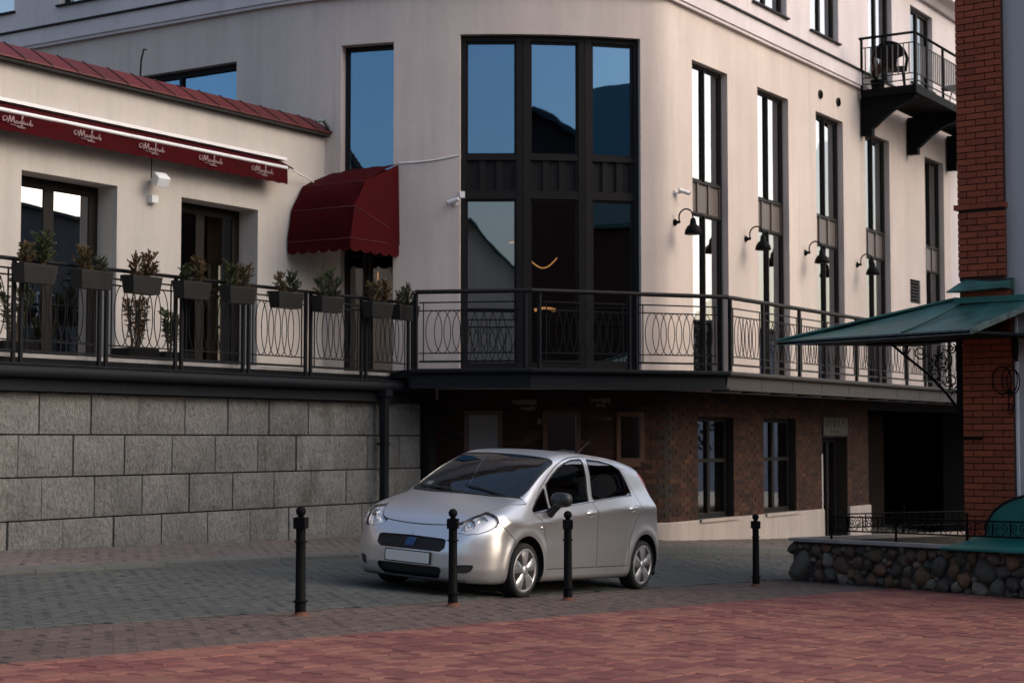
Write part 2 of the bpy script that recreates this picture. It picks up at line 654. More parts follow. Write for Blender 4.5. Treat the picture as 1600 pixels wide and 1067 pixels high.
def pave(parent, inside, x0, x1, y0, y1, L, W, mats, name, lift=0.0, ang=0.0, nmax=300, pick=None, tiltamt=.010, far=99):
    """running bond; the pieces that show largest are objects, the rest one mesh"""
    gap = .007
    ca, sa = math.cos(ang), math.sin(ang)
    R_ = max(abs(x0), abs(x1), abs(y0), abs(y1)) * 1.5
    cx, cy = (x0 + x1) / 2, (y0 + y1) / 2
    half = math.hypot(x1 - x0, y1 - y0) / 2
    cells = []
    for j in range(int(-half / W), int(half / W) + 1):
        for i in range(int(-half / L) - 1, int(half / L) + 1):
            u = (i + .5 * (j % 2)) * L
            v = j * W
            x, y = cx + u * ca - v * sa, cy + u * sa + v * ca
            if not (x0 <= x <= x1 and y0 <= y <= y1) or not inside(x, y):
                continue
            cells.append((x, y, i, j))
    vis = []
    for c in cells:
        z = float(zg(c[0], c[1]))
        ok, d = in_view(c[0], c[1], z, 0)
        vis.append((d if ok else 1e6 + d, c))
    vis.sort(key=lambda t: t[0])
    meshes = [paver_mesh(name, L - gap, W - gap, m_) for m_ in mats]
    rest = MB()
    l, w, ch, h = (L - gap) / 2, (W - gap) / 2, .006, .04
    for n, (d, (x, y, i, j)) in enumerate(vis):
        z = float(zg(x, y)) + (lift(x) if callable(lift) else lift) + (hash2(i, j, 3) - .5) * .007
        k = pick(x, y, i, j) if pick else 0
        gx = (float(zg(x + .1, y)) - float(zg(x - .1, y))) / .2 + (hash2(i, j, 5) - .5) * tiltamt * 2
        gy = (float(zg(x, y + .1)) - float(zg(x, y - .1))) / .2 + (hash2(i, j, 6) - .5) * tiltamt * 2
        if n < nmax and d < 1e5:
            nrm = Vector((-gx, -gy, 1)).normalized()
            q = Vector((0, 0, 1)).rotation_difference(nrm) @ Matrix.Rotation(ang, 3, 'Z').to_quaternion()
            o = link(name, meshes[k], parent, (x, y, z))
            o.rotation_euler = q.to_euler()
        else:
            if d > 1e6 + far:
                continue
            vs = []
            for (a, b, c) in ((-l, -w, -h), (l, -w, -h), (l, w, -h), (-l, w, -h), (-l, -w, -ch), (l, -w, -ch), (l, w, -ch), (-l, w, -ch),
                              (-l + ch, -w + ch, 0), (l - ch, -w + ch, 0), (l - ch, w - ch, 0), (-l + ch, w - ch, 0)):
                dx, dy = a * ca - b * sa, a * sa + b * ca
                vs.append((x + dx, y + dy, z + c + gx * dx + gy * dy))
            rest.add(vs, [(0, 1, 5, 4), (1, 2, 6, 5), (2, 3, 7, 6), (3, 0, 4, 7), (4, 5, 9, 8), (5, 6, 10, 9), (6, 7, 11, 10), (7, 4, 8, 11), (8, 9, 10, 11)], k)
    if rest.f:
        o = rest.build(name + '_field', mats, parent)
        o['kind'] = 'stuff'
    return len(cells)


def vnoise(x, y, s):
    x, y = x / s, y / s
    i, j = math.floor(x), math.floor(y)
    fx, fy = x - i, y - j
    fx, fy = fx * fx * (3 - 2 * fx), fy * fy * (3 - 2 * fy)
    a = hash2(i, j, 11) * (1 - fx) + hash2(i + 1, j, 11) * fx
    b = hash2(i, j + 1, 11) * (1 - fx) + hash2(i + 1, j + 1, 11) * fx
    return a * (1 - fy) + b * fy


STONE_A, STONE_B = (22.08, 9.50), (19.55, 4.6)       # foot of the rubble wall, far end to near end


def left_of_stone(x, y, m=.1):
    (ax, ay), (bx, by) = STONE_A, STONE_B
    t = (y - by) / (ay - by)
    return x < bx + (ax - bx) * t + m if y < ay else True


pave(plaza, lambda x, y: y < Y_RED - .06 and left_of_stone(x, y, .25), 2.5, 22.5, -3.0, Y_RED, .235, .165, [M['pav_salmon'], M['pav_dark']], 'paver',
     pick=lambda x, y, i, j: 1 if (.45 * hash2(i, j, 1) + .55 * vnoise(x * .8, y, .42)) > .50 else 0, far=22)
pave(band, lambda x, y: Y_RED + .05 < y < Y_GREY - .05 and left_of_stone(x, y, 3), 2.0, 24.5, Y_RED, Y_GREY, .205, .105, [M['pav_brown']], 'paver', far=25)
pave(road, lambda x, y: Y_GREY + .05 < y < kerb_y(x) - .2, 3.0, 36, Y_GREY, 13.8, .205, .105, [M['pav_grey']], 'paver', ang=rad(4), far=40)
pave(walk, lambda x, y: kerb_y(x) + .06 < y < (15.25 if x < 21.6 else 12.55), 5.0, 36, 10.5, 15.3, .205, .105, [M['pav_walk']], 'paver', lift=kerb_h, nmax=0, far=40)

kerb = setp(bpy.data.objects.new('kerb', None), kind='structure')
COL.objects.link(kerb)
kerb.location = (KERB[4][0], KERB[4][1], float(zg(*KERB[4])))
x = 5.0
while x < 38:
    x2 = x + .992
    a, b = kerb_y(x), kerb_y(x2)
    mb = MB()
    vs = []
    for (xx, yy) in ((x, a - .125), (x2, b - .125), (x2, b), (x, a)):
        vs.append((xx, yy, float(zg(xx, yy)) - .12))
    for (xx, yy, dz) in ((x, a - .125, kerb_h(x) - .008), (x2, b - .125, kerb_h(x2) - .008), (x2, b, kerb_h(x2) + .006), (x, a, kerb_h(x) + .006)):
        vs.append((xx, yy, float(zg(xx, yy)) + dz))
    mb.add(vs, [(0, 1, 5, 4), (1, 2, 6, 5), (2, 3, 7, 6), (3, 0, 4, 7), (4, 5, 6, 7)])
    mb.build('kerb_stone', M['kerb'], kerb)
    x += 1.0


# ------------------------------------------------------------------ walls along a path
class Path:
    def __init__(self, pts):
        self.p = [np.array(q, float) for q in pts]
        self.s = [0.0]
        for a, b in zip(self.p, self.p[1:]):
            self.s.append(self.s[-1] + float(np.linalg.norm(b - a)))
        self.L = self.s[-1]
        self.n = []
        N = len(self.p)
        for i in range(N):
            d = self.p[min(i + 1, N - 1)] - self.p[max(i - 1, 0)]
            d = d / np.linalg.norm(d)
            self.n.append(np.array([d[1], -d[0]]))

    def at(self, s, d=0.0):
        i = int(np.clip(np.searchsorted(self.s, s) - 1, 0, len(self.s) - 2))
        t = (s - self.s[i]) / (self.s[i + 1] - self.s[i])
        p = self.p[i] * (1 - t) + self.p[i + 1] * t
        n = self.n[i] * (1 - t) + self.n[i + 1] * t
        n = n / np.linalg.norm(n)
        return p + n * d

    def near(self, x, y):
        best = (1e9, 0)
        q = np.array([x, y])
        for i in range(len(self.p) - 1):
            a, b = self.p[i], self.p[i + 1]
            t = np.clip(np.dot(q - a, b - a) / np.dot(b - a, b - a), 0, 1)
            d = np.linalg.norm(a + (b - a) * t - q)
            if d < best[0]:
                best = (d, self.s[i] + t * (self.s[i + 1] - self.s[i]))
        return best[1]

    def breaks(self, a, b):
        return [s for s in self.s if a + 1e-6 < s < b - 1e-6]


def uniq(v, eps=1e-4):
    out = []
    for a in sorted(v):
        if not out or a - out[-1] > eps:
            out.append(a)
    return out


def wall(mb, path, s0, s1, z0, z1, openings=(), depth=.3, d=0.0, m=0, mr=0, smooth=True):
    ss = uniq([s0, s1] + path.breaks(s0, s1) + [s for o in openings for s in o[:2] if s0 < s < s1])
    zz = uniq([z0, z1] + [z for o in openings for z in o[2:4] if z0 < z < z1])

    def hole(a, b, c, e):
        sm, zm = (a + b) / 2, (c + e) / 2
        for o in openings:
            if o[0] < sm < o[1] and o[2] < zm < o[3]:
                return o
        return None

    # front
    idx = {}
    vs, fs = [], []

    def vid(s, z):
        k = (round(s, 4), round(z, 4))
        if k not in idx:
            p = path.at(s, d)
            idx[k] = len(vs)
            vs.append((p[0], p[1], z))
        return idx[k]

    for i in range(len(ss) - 1):
        for j in range(len(zz) - 1):
            if hole(ss[i], ss[i + 1], zz[j], zz[j + 1]) is None:
                fs.append((vid(ss[i], zz[j]), vid(ss[i + 1], zz[j]), vid(ss[i + 1], zz[j + 1]), vid(ss[i], zz[j + 1])))
    mb.add(vs, fs, m, smooth)
    # reveals
    for o in openings:
        a, b, c, e = o[:4]
        dp = o[4] if len(o) > 4 else depth
        for s, flip in ((a, False), (b, True)):
            p, q = path.at(s, d), path.at(s, d - dp)
            v = [(p[0], p[1], c), (q[0], q[1], c), (q[0], q[1], e), (p[0], p[1], e)]
            mb.add(v, [(0, 1, 2, 3)] if not flip else [(3, 2, 1, 0)], mr)
        cuts = uniq([a, b] + path.breaks(a, b))
        for u, w in zip(cuts, cuts[1:]):
            p, q, p2, q2 = path.at(u, d), path.at(u, d - dp), path.at(w, d), path.at(w, d - dp)
            mb.add([(p[0], p[1], c), (p2[0], p2[1], c), (q2[0], q2[1], c), (q[0], q[1], c)], [(0, 1, 2, 3)], mr)
            mb.add([(p[0], p[1], e), (p2[0], p2[1], e), (q2[0], q2[1], e), (q[0], q[1], e)], [(3, 2, 1, 0)], mr)
    return mb


def strip(mb, path, s0, s1, prof, m=0, smooth=False, caps=True):
    """profile [(outward d, z)] swept along the path"""
    ss = uniq([s0, s1] + path.breaks(s0, s1))
    n = len(prof)
    vs, fs = [], []
    for s in ss:
        for dd, z in prof:
            p = path.at(s, dd)
            vs.append((p[0], p[1], z))
    for i in range(len(ss) - 1):
        for k in range(n - 1):
            fs.append((i * n + k, (i + 1) * n + k, (i + 1) * n + k + 1, i * n + k + 1))
    if caps:
        fs.append(tuple(range(n - 1, -1, -1)))
        fs.append(tuple(range((len(ss) - 1) * n, len(ss) * n)))
    return mb.add(vs, fs, m, smooth)


# ------------------------------------------------------------------ main building
CEN, RAD, YF = np.array([28.9, 18.6]), 7.5, 12.6


def arc_pt(th, r=RAD):
    a = rad(th)
    return CEN + r * np.array([-math.cos(a) * FWD[0] + math.sin(a) * RGT[0], -math.cos(a) * FWD[1] + math.sin(a) * RGT[1]])


pts = [(21.4, 42.0), (21.4, 30.0), (21.4, 22.0)]
TH = sorted(set(list(np.linspace(-32.5, 18.5, 35)) + [-20.29, -13.37, -5.09, 17.25]))
pts += [tuple(arc_pt(t)) for t in TH]
e = arc_pt(18.5)
tg = np.array([math.sin(rad(18.5)) * FWD[0] + math.cos(rad(18.5)) * RGT[0], math.sin(rad(18.5)) * FWD[1] + math.cos(rad(18.5)) * RGT[1]])
kx = e + tg * ((YF - e[1]) / tg[1])
for t in (.15, .3, .45, .6, .75, .9, 1.0):
    q = (1 - t) ** 2 * e + 2 * t * (1 - t) * kx + t * t * np.array([kx[0] + .16, YF])
    pts.append(tuple(q))
pts += [(27.0, YF), (30.0, YF), (34.0, YF), (38.75, YF), (48.0, YF)]
MP = Path(pts)


def s_th(t): return MP.near(*arc_pt(t))
def s_x(x): return MP.near(x, YF)
def s_yb(y): return MP.near(21.4, y)


main = thing('corner_building', 'pink beige plastered building with rounded corner, tall dark windows and brick ground floor', 'building', (25.0, 14.0, -1.75))
S_END = s_x(38.75)
BAY = (s_th(-5.09), s_th(17.25), 1.06, 6.42)
WX = [(25.35, 26.72), (27.97, 29.35), (30.67, 32.07), (33.28, 34.70), (36.95, 38.25)]
ops = [(*BAY, .16), (s_th(-20.29), s_th(-13.37), 1.0, 6.34, .22), (s_yb(21.9), s_yb(19.1), 5.0, 6.30, .2)]
for a, b in WX:
    ops.append((s_x(a), s_x(b), 1.06, 6.30, .17))
VENT = (s_x(35.9), s_x(36.55), 2.95, 3.47)
ops.append((*VENT, .08))
mb = MB()
wall(mb, MP, s_yb(41.9), S_END, .77, 7.22, ops)
mb.build('wall', M['plaster'], main)
# lighter wing beyond the last window
mb = MB()
wall(mb, MP, S_END, MP.L - .1, .77, 7.22, (), d=-.06)
mb.build('wall', M['plaster_white'], main)
# cornice band with dark flashing
mb = MB()
strip(mb, MP, s_yb(41.9), s_x(38.9), [(-.05, 7.11), (.08, 7.11), (.08, 7.16), (.11, 7.165), (.11, 7.44), (-.05, 7.44)], 0, False)
mb.build('cornice', M['plaster_white'], main)
mb = MB()
strip(mb, MP, s_yb(41.9), s_x(38.9), [(-.3, 7.443), (.15, 7.443), (.15, 7.475), (-.3, 7.52)], 0)
mb.build('flashing', M['frame'], main)
# upper storey, set back
UO = [(s_x(28.35), s_x(29.9), 7.98, 9.75, .17), (s_x(31.05), s_x(32.52), 8.0, 9.75, .17), (s_x(34.2), s_x(35.65), 7.5, 9.75, .17),
      (s_x(36.85), s_x(38.35), 8.0, 9.75, .17), (s_yb(26.6), s_yb(24.85), 7.98, 9.75, .2), (s_yb(23.65), s_yb(22.0), 7.93, 9.75, .2)]
mb = MB()
wall(mb, MP, s_yb(41.9), MP.L - .1, 7.46, 10.3, UO, d=-.25)
mb.build('upper_wall', M['plaster_white'], main)
mb = MB()
strip(mb, MP, s_yb(41.9), MP.L - .1, [(-.3, 9.98), (-.15, 9.98), (-.05, 10.1), (.15, 10.16), (.15, 10.32), (.3, 10.36), (.3, 10.5), (-.3, 10.5)], 0)
mb.build('eaves', M['plaster_white'], main)
# floors and back walls that close the house
IN = [tuple(MP.at(s, -.42)) for s in MP.s if 21.0 < s]
poly = [(q[0], q[1]) for q in IN] + [(47.8, 41.8), (21.9, 41.8)]
mb = MB()
for z0, z1 in ((.80, 1.04), (3.88, 4.42), (7.0, 7.2), (10.35, 10.45)):
    mb.prism([(p[0], p[1], z0) for p in poly], (0, 0, z1 - z0))
mb.build('floor_slab', M['room'], main)
mb = MB()
BK = Path([(25.6, 41.0), (25.6, 19.0), (26.3, 17.9), (28.0, 17.0), (47.5, 17.0)])
wall(mb, BK, 0, BK.L, -2.6, 10.3)
mb.box(47.6, 47.8, 12.7, 41.8, -2.6, 10.3)
mb.box(21.6, 47.8, 41.6, 41.8, -2.6, 10.3)
mb.build('inner_wall', M['room'], main)


def chord(path, sa, sb, d):
    """flat frame between two points of the path: origin, unit vector along, outward normal, length"""
    p, q = path.at(sa, d), path.at(sb, d)
    L = float(np.linalg.norm(q - p))
    e = (q - p) / L
    return p, e, np.array([e[1], -e[0]]), L


def fbox(mb, C, u0, u1, z0, z1, o0, o1, m=0):
    """box on a chord: along u0..u1, height z0..z1, outward o0..o1"""
    p, e, n, L = C
    a = p + e * u0 + n * o0
    return mb.obox((a[0], a[1], z0), (e[0] * (u1 - u0), e[1] * (u1 - u0), 0), (-n[0] * (o0 - o1), -n[1] * (o0 - o1), 0), (0, 0, z1 - z0), m) if False else \
        mb.obox((a[0], a[1], z0), (n[0] * (o1 - o0), n[1] * (o1 - o0), 0), (e[0] * (u1 - u0), e[1] * (u1 - u0), 0), (0, 0, z1 - z0), m)


def pane(name, C, u0, u1, z0, z1, o, mt, parent, t=.012):
    mb = MB()
    fbox(mb, C, u0, u1, z0, z1, o - t, o)
    return mb.build(name, mt, parent)


def two_storey(parent, path, sa, sb, za, zb, sp0, sp1, depth, glass, fm, cols=2, name='tall_window', fw=.042, npan=3):
    C = chord(path, sa, sb, -depth)
    L = C[3]
    mb = MB()
    fbox(mb, C, 0, fw, za, zb, -.06, .03)
    fbox(mb, C, L - fw, L, za, zb, -.06, .03)
    for z0, z1 in ((za, za + fw), (sp0, sp0 + fw), (sp1 - fw, sp1), (zb - fw, zb)):
        fbox(mb, C, fw + .001, L - fw - .001, z0, z1, -.06, .028)
    cw = (L - 2 * fw) / cols
    for k in range(1, cols):
        u = fw + k * cw
        fbox(mb, C, u - fw * .4, u + fw * .4, za + fw, sp0 - .001, -.05, .04)
        fbox(mb, C, u - fw * .4, u + fw * .4, sp1 + .001, zb - fw, -.05, .04)
    for k in range(cols):
        for (z0, z1) in ((za + fw, sp0), (sp1, zb - fw)):
            u0, u1 = fw + k * cw + (fw * .4 if k else 0), fw + (k + 1) * cw - (fw * .4 if k < cols - 1 else 0)
            for q0, q1, r0, r1 in ((u0, u0 + .015, z0, z1), (u1 - .015, u1, z0, z1), (u0 + .015, u1 - .015, z0, z0 + .03), (u0 + .015, u1 - .015, z1 - .03, z1)):
                fbox(mb, C, q0, q1, r0, r1, -.045, .002)
    w = mb.build(name, fm, parent)
    for k in range(cols):
        for (z0, z1) in ((za + fw, sp0), (sp1, zb - fw)):
            pane('pane', C, fw + k * cw + .016, fw + (k + 1) * cw - .016, z0 + .02, z1 - .02, -.012, glass, w)
    mb = MB()
    z0, z1 = sp0 + fw, sp1 - fw
    fbox(mb, C, fw, L - fw, z0, z1, -.06, -.01)
    n = npan
    pw = (L - 2 * fw) / n
    for k in range(n + 1):
        u = fw + k * pw
        fbox(mb, C, max(fw, u - .025), min(L - fw, u + .025), z0, z1, -.01, .018)
    mb.build('spandrel_panel', M['spandrel'], w)
    return w


for k, (a, b) in enumerate(WX):
    two_storey(main, MP, s_x(a), s_x(b), 1.06, 6.30, 3.76, 4.34, .15, M['glass'], M['bronze'])

# bay of three flat glazed columns in the rounded corner
BT = [-5.09, 2.6, 10.33, 17.25]
bay = MB()
cols = []
for k in range(3):
    C = chord(MP, s_th(BT[k]), s_th(BT[k + 1]), -.14)
    L = C[3]
    l, r = (.075 if k == 0 else .105), (.075 if k == 2 else .105)
    cols.append((C, l, L - r))
    fbox(bay, C, 0, l, 1.06, 6.42, -.08, .05)
    fbox(bay, C, L - r, L, 1.06, 6.42, -.08, .05)
    for z0, z1 in ((1.06, 1.16), (3.80, 3.93), (4.42, 4.50), (6.33, 6.42)):
        fbox(bay, C, l + .001, L - r - .001, z0, z1, -.08, .045)
    for z0, z1 in ((1.16, 3.80), (4.50, 6.33)):
        for q0, q1, r0, r1 in ((l, l + .035, z0, z1), (L - r - .035, L - r, z0, z1), (l + .035, L - r - .035, z0, z0 + .035), (l + .035, L - r - .035, z1 - .035, z1)):
            fbox(bay, C, q0, q1, r0, r1, -.05, .015)
bay = bay.build('bay_window', M['frame'], main)
for C, l, r in cols:
    pane('pane', C, l + .03, r - .03, 1.18, 3.79, -.02, M['glass_low'], bay)
    pane('pane', C, l + .03, r - .03, 4.52, 6.31, -.02, M['glass_sky_tint'], bay)
    mb = MB()
    fbox(mb, C, l, r, 3.932, 4.418, -.07, -.01)
    w3 = (r - l) / 3
    for q in range(4):
        u = l + q * w3
        fbox(mb, C, max(l, u - .05), min(r, u + .05), 3.932, 4.418, -.01, .02)
    mb.build('spandrel_panel', M['frame'], bay)

# single tall window left of the bay and the terrace door below it
C = chord(MP, s_th(-20.29), s_th(-13.37), -.19)
L = C[3]
mb = MB()
for q0, q1, r0, r1 in ((0, .05, 3.4, 6.34), (L - .03, L, 3.4, 6.34), (.05, L - .03, 6.27, 6.34), (.05, L - .03, 3.4, 3.75)):
    fbox(mb, C, q0, q1, r0, r1, -.06, .03)
w = mb.build('single_window', M['frame'], main)
pane('pane', C, .04, L - .02, 3.74, 6.28, -.02, M['glass_sky_tint'], w)
mb = MB()
for q0, q1, r0, r1 in ((0, .06, 1.0, 3.397), (L - .06, L, 1.0, 3.397), (L * .36, L * .36 + .05, 1.05, 3.3), (L * .36 + .09, L * .36 + .14, 1.05, 3.3), (.06, L - .06, 3.3, 3.397), (.06, L - .06, 1.0, 1.05)):
    fbox(mb, C, q0, q1, r0, r1, -.06, .03)
w = mb.build('terrace_door', M['bronze'], main)
pane('pane', C, .06, L * .36, 1.06, 3.29, -.02, M['glass_door'], w)
pane('pane', C, L * .36 + .14, L - .06, 1.06, 3.29, -.02, M['glass_door'], w)
# low window above the wing's roof
C = chord(MP, s_yb(21.9), s_yb(19.1), -.17)
L = C[3]
mb = MB()
for q0, q1, r0, r1 in ((0, .06, 5.0, 6.30), (L - .03, L, 5.0, 6.30), (.06, L - .03, 6.2, 6.30), (.06, L - .03, 5.0, 5.1), (L * .5 - .03, L * .5 + .03, 5.1, 6.2)):
    fbox(mb, C, q0, q1, r0, r1, -.06, .03)
w = mb.build('low_window', M['frame'], main)
pane('pane', C, .06, L * .5 - .03, 5.1, 6.2, -.02, M['glass_sky_tint'], w)
pane('pane', C, L * .5 + .03, L - .03, 5.1, 6.2, -.02, M['glass_sky_tint'], w)

# upper windows
for (sa, sb, za, zb, dp) in UO:
    C = chord(MP, sa, sb, -.25 - dp + .03)
    L = C[3]
    mb = MB()
    for q0, q1, r0, r1 in ((0, .06, za, zb), (L - .06, L, za, zb), (.06, L - .06, za, za + .07), (.06, L - .06, zb - .07, zb), (L * .5 - .04, L * .5 + .04, za + .07, zb - .07)):
        fbox(mb, C, q0, q1, r0, r1, -.05, .03)
    w = mb.build('upper_window', M['bronze'], main)
    pane('pane', C, .06, L * .5 - .04, za + .06, zb - .06, -.01, M['glass'], w)
    pane('pane', C, L * .5 + .04, L - .06, za + .06, zb - .06, -.01, M['glass'], w)
    if za > 7.8:
        C2 = chord(MP, sa, sb, -.25)
        mb = MB()
        fbox(mb, C2, -.04, C2[3] + .04, za - .035, za - .002, -dp + .06, .06)
        mb.build('sill', M['frame'], w)

# ------------------------------------------------------------------ brick ground floor
GO = [(s_x(25.53), s_x(26.9), -1.33, .37, .22), (s_x(28.15), s_x(29.6), -1.33, .37, .22), (s_x(30.84), s_x(32.15), -2.4, .03, .3),
      (s_x(33.3), s_x(41.0), -2.9, .62, 1.0),
      (s_th(-4.4), s_th(-.09), -.36, .42, .05), (s_th(5.06), s_th(9.35), -.36, .42, .12), (s_th(14.13), s_th(17.42), -.36, .40, .12)]
G0 = s_th(-15)
mb = MB()
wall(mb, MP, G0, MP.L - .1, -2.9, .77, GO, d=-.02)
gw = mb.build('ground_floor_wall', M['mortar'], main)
PL_TOP = -1.335


def segs(openings, a, b, z):
    cut = sorted((o[0] - .0, o[1] + .0) for o in openings if o[2] - .01 < z < o[3] + .01)
    out, p = [], a
    for c, d in cut:
        if c > p:
            out.append((p, c))
        p = max(p, d)
    if p < b:
        out.append((p, b))
    return out


def lay_bricks(parent, path, s0, s1, z0, z1, openings, mt, BL=.25, BH=.065, BD=.12, joint=.012, d=-.02, proud=.008, nmax=300, name='brick'):
    cand = []
    row = 0
    z = z0
    while z + BH <= z1 + 1e-6:
        for a, b in segs(openings, s0, s1, z + BH / 2):
            s = a - (0 if row % 2 == 0 else BL / 2)
            while s < b:
                u0, u1 = max(s, a) + joint / 2, min(s + BL, b) - joint / 2
                if u1 - u0 > .04:
                    cand.append((u0, u1, z))
                s += BL
        z += BH + joint
        row += 1
    vis = []
    for u0, u1, z in cand:
        p = path.at((u0 + u1) / 2)
        ok, dist = in_view(p[0], p[1], z, 0)
        p0, p1 = project(*path.at(u0), z), project(*path.at(u1), z)
        size = abs(p1[0] - p0[0])
        vis.append(((-size if ok else 1e3), u0, u1, z))
    vis.sort()
    me = MB().box(-.5, .5, 0, 1, 0, 1).mesh(name, mt)
    rest = MB()
    for n, (k, u0, u1, z) in enumerate(vis):
        p, q = path.at(u0, d), path.at(u1, d)
        L = float(np.linalg.norm(q - p))
        e_ = (q - p) / L
        nr = np.array([e_[1], -e_[0]])
        pr = proud * (.35 + 1.1 * hash2(u0 * 3.1, z * 7.7))
        if n < nmax and k < 0:
            c = (p + q) / 2 + nr * pr
            o = link(name, me, parent, (c[0], c[1], z), (0, 0, math.atan2(e_[1], e_[0]) + (hash2(u0, z, 4) - .5) * .01), (L, .03 + pr, BH), world_loc=True)
        else:
            a = p + nr * pr
            rest.obox((a[0], a[1], z), (e_[0] * L, e_[1] * L, 0), (-nr[0] * (.03 + pr), -nr[1] * (.03 + pr), 0), (0, 0, BH))
    if rest.f:
        o = rest.build('brickwork', mt, parent)
        o['kind'] = 'stuff'


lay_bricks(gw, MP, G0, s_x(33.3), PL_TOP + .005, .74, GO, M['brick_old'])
# plinth below the brickwork
mb = MB()
for a, b in ((G0, s_x(30.84)), (s_x(32.15), s_x(33.3))):
    strip(mb, MP, a, b, [(-.05, -2.9), (.035, -2.9), (.035, PL_TOP - .02), (.02, PL_TOP - .003), (-.05, PL_TOP - .003)])
mb.build('plinth', M['plinth'], main)
# ground floor windows
M['lav'] = mat('pale_blind', (.42, .42, .47), .8, .08, 3)
for a, b in ((25.53, 26.9), (28.15, 29.6)):
    C = chord(MP, s_x(a), s_x(b), -.19)
    L = C[3]
    mb = MB()
    for q0, q1, r0, r1 in ((0, .06, -1.33, .37), (L - .06, L, -1.33, .37), (.06, L - .06, -1.33, -1.25), (.06, L - .06, .29, .37), (L * .5 - .05, L * .5 + .05, -1.25, .29),
                           (.06, L * .5 - .05, -.40, -.34), (L * .5 + .05, L - .06, -.40, -.34)):
        fbox(mb, C, q0, q1, r0, r1, -.05, .03)
    w = mb.build('ground_floor_window', M['frame'], main)
    for u0, u1 in ((.06, L * .5 - .05), (L * .5 + .05, L - .06)):
        pane('pane', C, u0, u1, -1.25, -.40, -.01, M['glass'], w)
        pane('pane', C, u0, u1, -.34, .29, -.01, M['glass'], w)
    C2 = chord(MP, s_x(a), s_x(b), 0)
    mb = MB()
    fbox(mb, C2, -.05, C2[3] + .05, -1.38, -1.332, -.16, .07)
    mb.build('sill', M['plinth'], w)
# ground floor door under a carved plaque
C = chord(MP, s_x(30.84), s_x(32.15), -.28)
L = C[3]
mb = MB()
for q0, q1, r0, r1 in ((0, .07, -2.4, .03), (L - .07, L, -2.4, .03), (.07, L - .07, -.06, .03), (L * .42, L * .42 + .07, -2.3, -.06), (.07, L - .07, -2.4, -2.2), (L * .62, L * .62 + .10, -2.2, -.06)):
    fbox(mb, C, q0, q1, r0, r1, -.05, .03)
w = mb.build('street_door', M['frame'], main)
pane('pane', C, .07, L * .42, -2.2, -.06, -.01, M['glass'], w)
pane('pane', C, L * .42 + .07, L - .07, -2.2, -.06, -.01, M['glass'], w)
mb = MB()
fbox(mb, C, L * .40, L * .40 + .03, -1.9, -.3, .03, .06)
mb.build('handle', M['white_metal'], w)
# pale side wall inside the passage
mb = MB()
mb.box(37.2, 41.2, 15.2, 15.3, -2.9, .6)
mb.build('passage_wall', M['room'], main)
# carved stone plaque over the street door
M['plaque'] = mat('grey_plaque', (.060, .055, .048), .85, .25, 9, bump=.3, bscale=60)
C = chord(MP, s_x(30.86), s_x(32.1), .0)
mb = MB()
fbox(mb, C, 0, C[3], .06, .40, -.10, .02)
plq = mb.build('plaque', M['plaque'], main)
mb = MB()
for u0, z0, u1, z1 in ((.16, .22, .16, .37), (.16, .22, .36, .37), (.36, .22, .36, .37), (.48, .37, .56, .22), (.56, .22, .66, .37), (.76, .22, .76, .37), (.76, .37, .98, .37), (1.0, .36, 1.0, .29), (.98, .28, .76, .28),
                       (.40, .10, .40, .16), (.40, .16, .50, .16), (.56, .10, .56, .16), (.66, .10, .66, .16), (.66, .10, .76, .10), (.76, .10, .76, .16)):
    p_, e2, n2_, L2 = C
    a_, b_ = p_ + e2 * u0 + n2_ * .024, p_ + e2 * u1 + n2_ * .024
    mb.tube([(a_[0], a_[1], z0), (b_[0], b_[1], z1)], .013, 5)
mb.build('relief_lettering', M['plaque'], plq)
# three wood-framed openings under the balcony
FR = [(-4.4, -.09, -.36, .42), (5.06, 9.35, -.36, .42), (14.13, 17.42, -.36, .40)]
M['board'] = mat('pale_board', (.20, .175, .165), .7, .06, 3)
for k, (a, b, z0, z1) in enumerate(FR):
    C = chord(MP, s_th(a), s_th(b), -.02)
    L = C[3]
    mb = MB()
    f = .05
    lowf = .12 if k != 0 else .05
    for q0, q1, r0, r1 in ((-.02, f, z0 - .02, z1 + .02), (L - f, L + .02, z0 - .02, z1 + .02), (f, L - f, z1 - f, z1 + .02), (f, L - f, z0 - .02 - (lowf - .05), z0 + f)):
        fbox(mb, C, q0, q1, r0, r1, -.06, .035)
    w = mb.build('wood_framed_window', M['wood'], main)
    pane('board' if k == 0 else 'pane', C, f, L - f, z0 + f, z1 - f, -.01 if k else .0, M['board'] if k == 0 else M['glass'], w)
# patches of bare plaster on the brickwork
M['patch'] = plaster('bare_plaster', (.17, .14, .125), .2)
for a, b, z0, z1 in ((1.25, 4.2, .50, .62), (2.2, 4.05, .42, .50), (10.8, 13.2, .55, .64), (11.4, 12.6, .48, .55), (4.3, 4.8, .2, .32), (12.7, 13.3, .28, .33)):
    C = chord(MP, s_th(a), s_th(b), -.02)
    mb = MB()
    n = 14
    L = C[3]
    top = [(u / n * L, z1 - .02 * hash2(u, k_, 9)) for u, k_ in zip(range(n + 1), [z1 * 10] * (n + 1))]
    bot = [(u / n * L, z0 + .05 * hash2(u, z0 * 30, 8)) for u in range(n, -1, -1)]
    pl = [(C[0][0] + C[1][0] * u + C[2][0] * .0, C[0][1] + C[1][1] * u + C[2][1] * .0, z) for u, z in top + bot]
    mb.prism(pl, (C[2][0] * .021, C[2][1] * .021, 0))
    mb.build('plaster_patch', M['patch'], main)
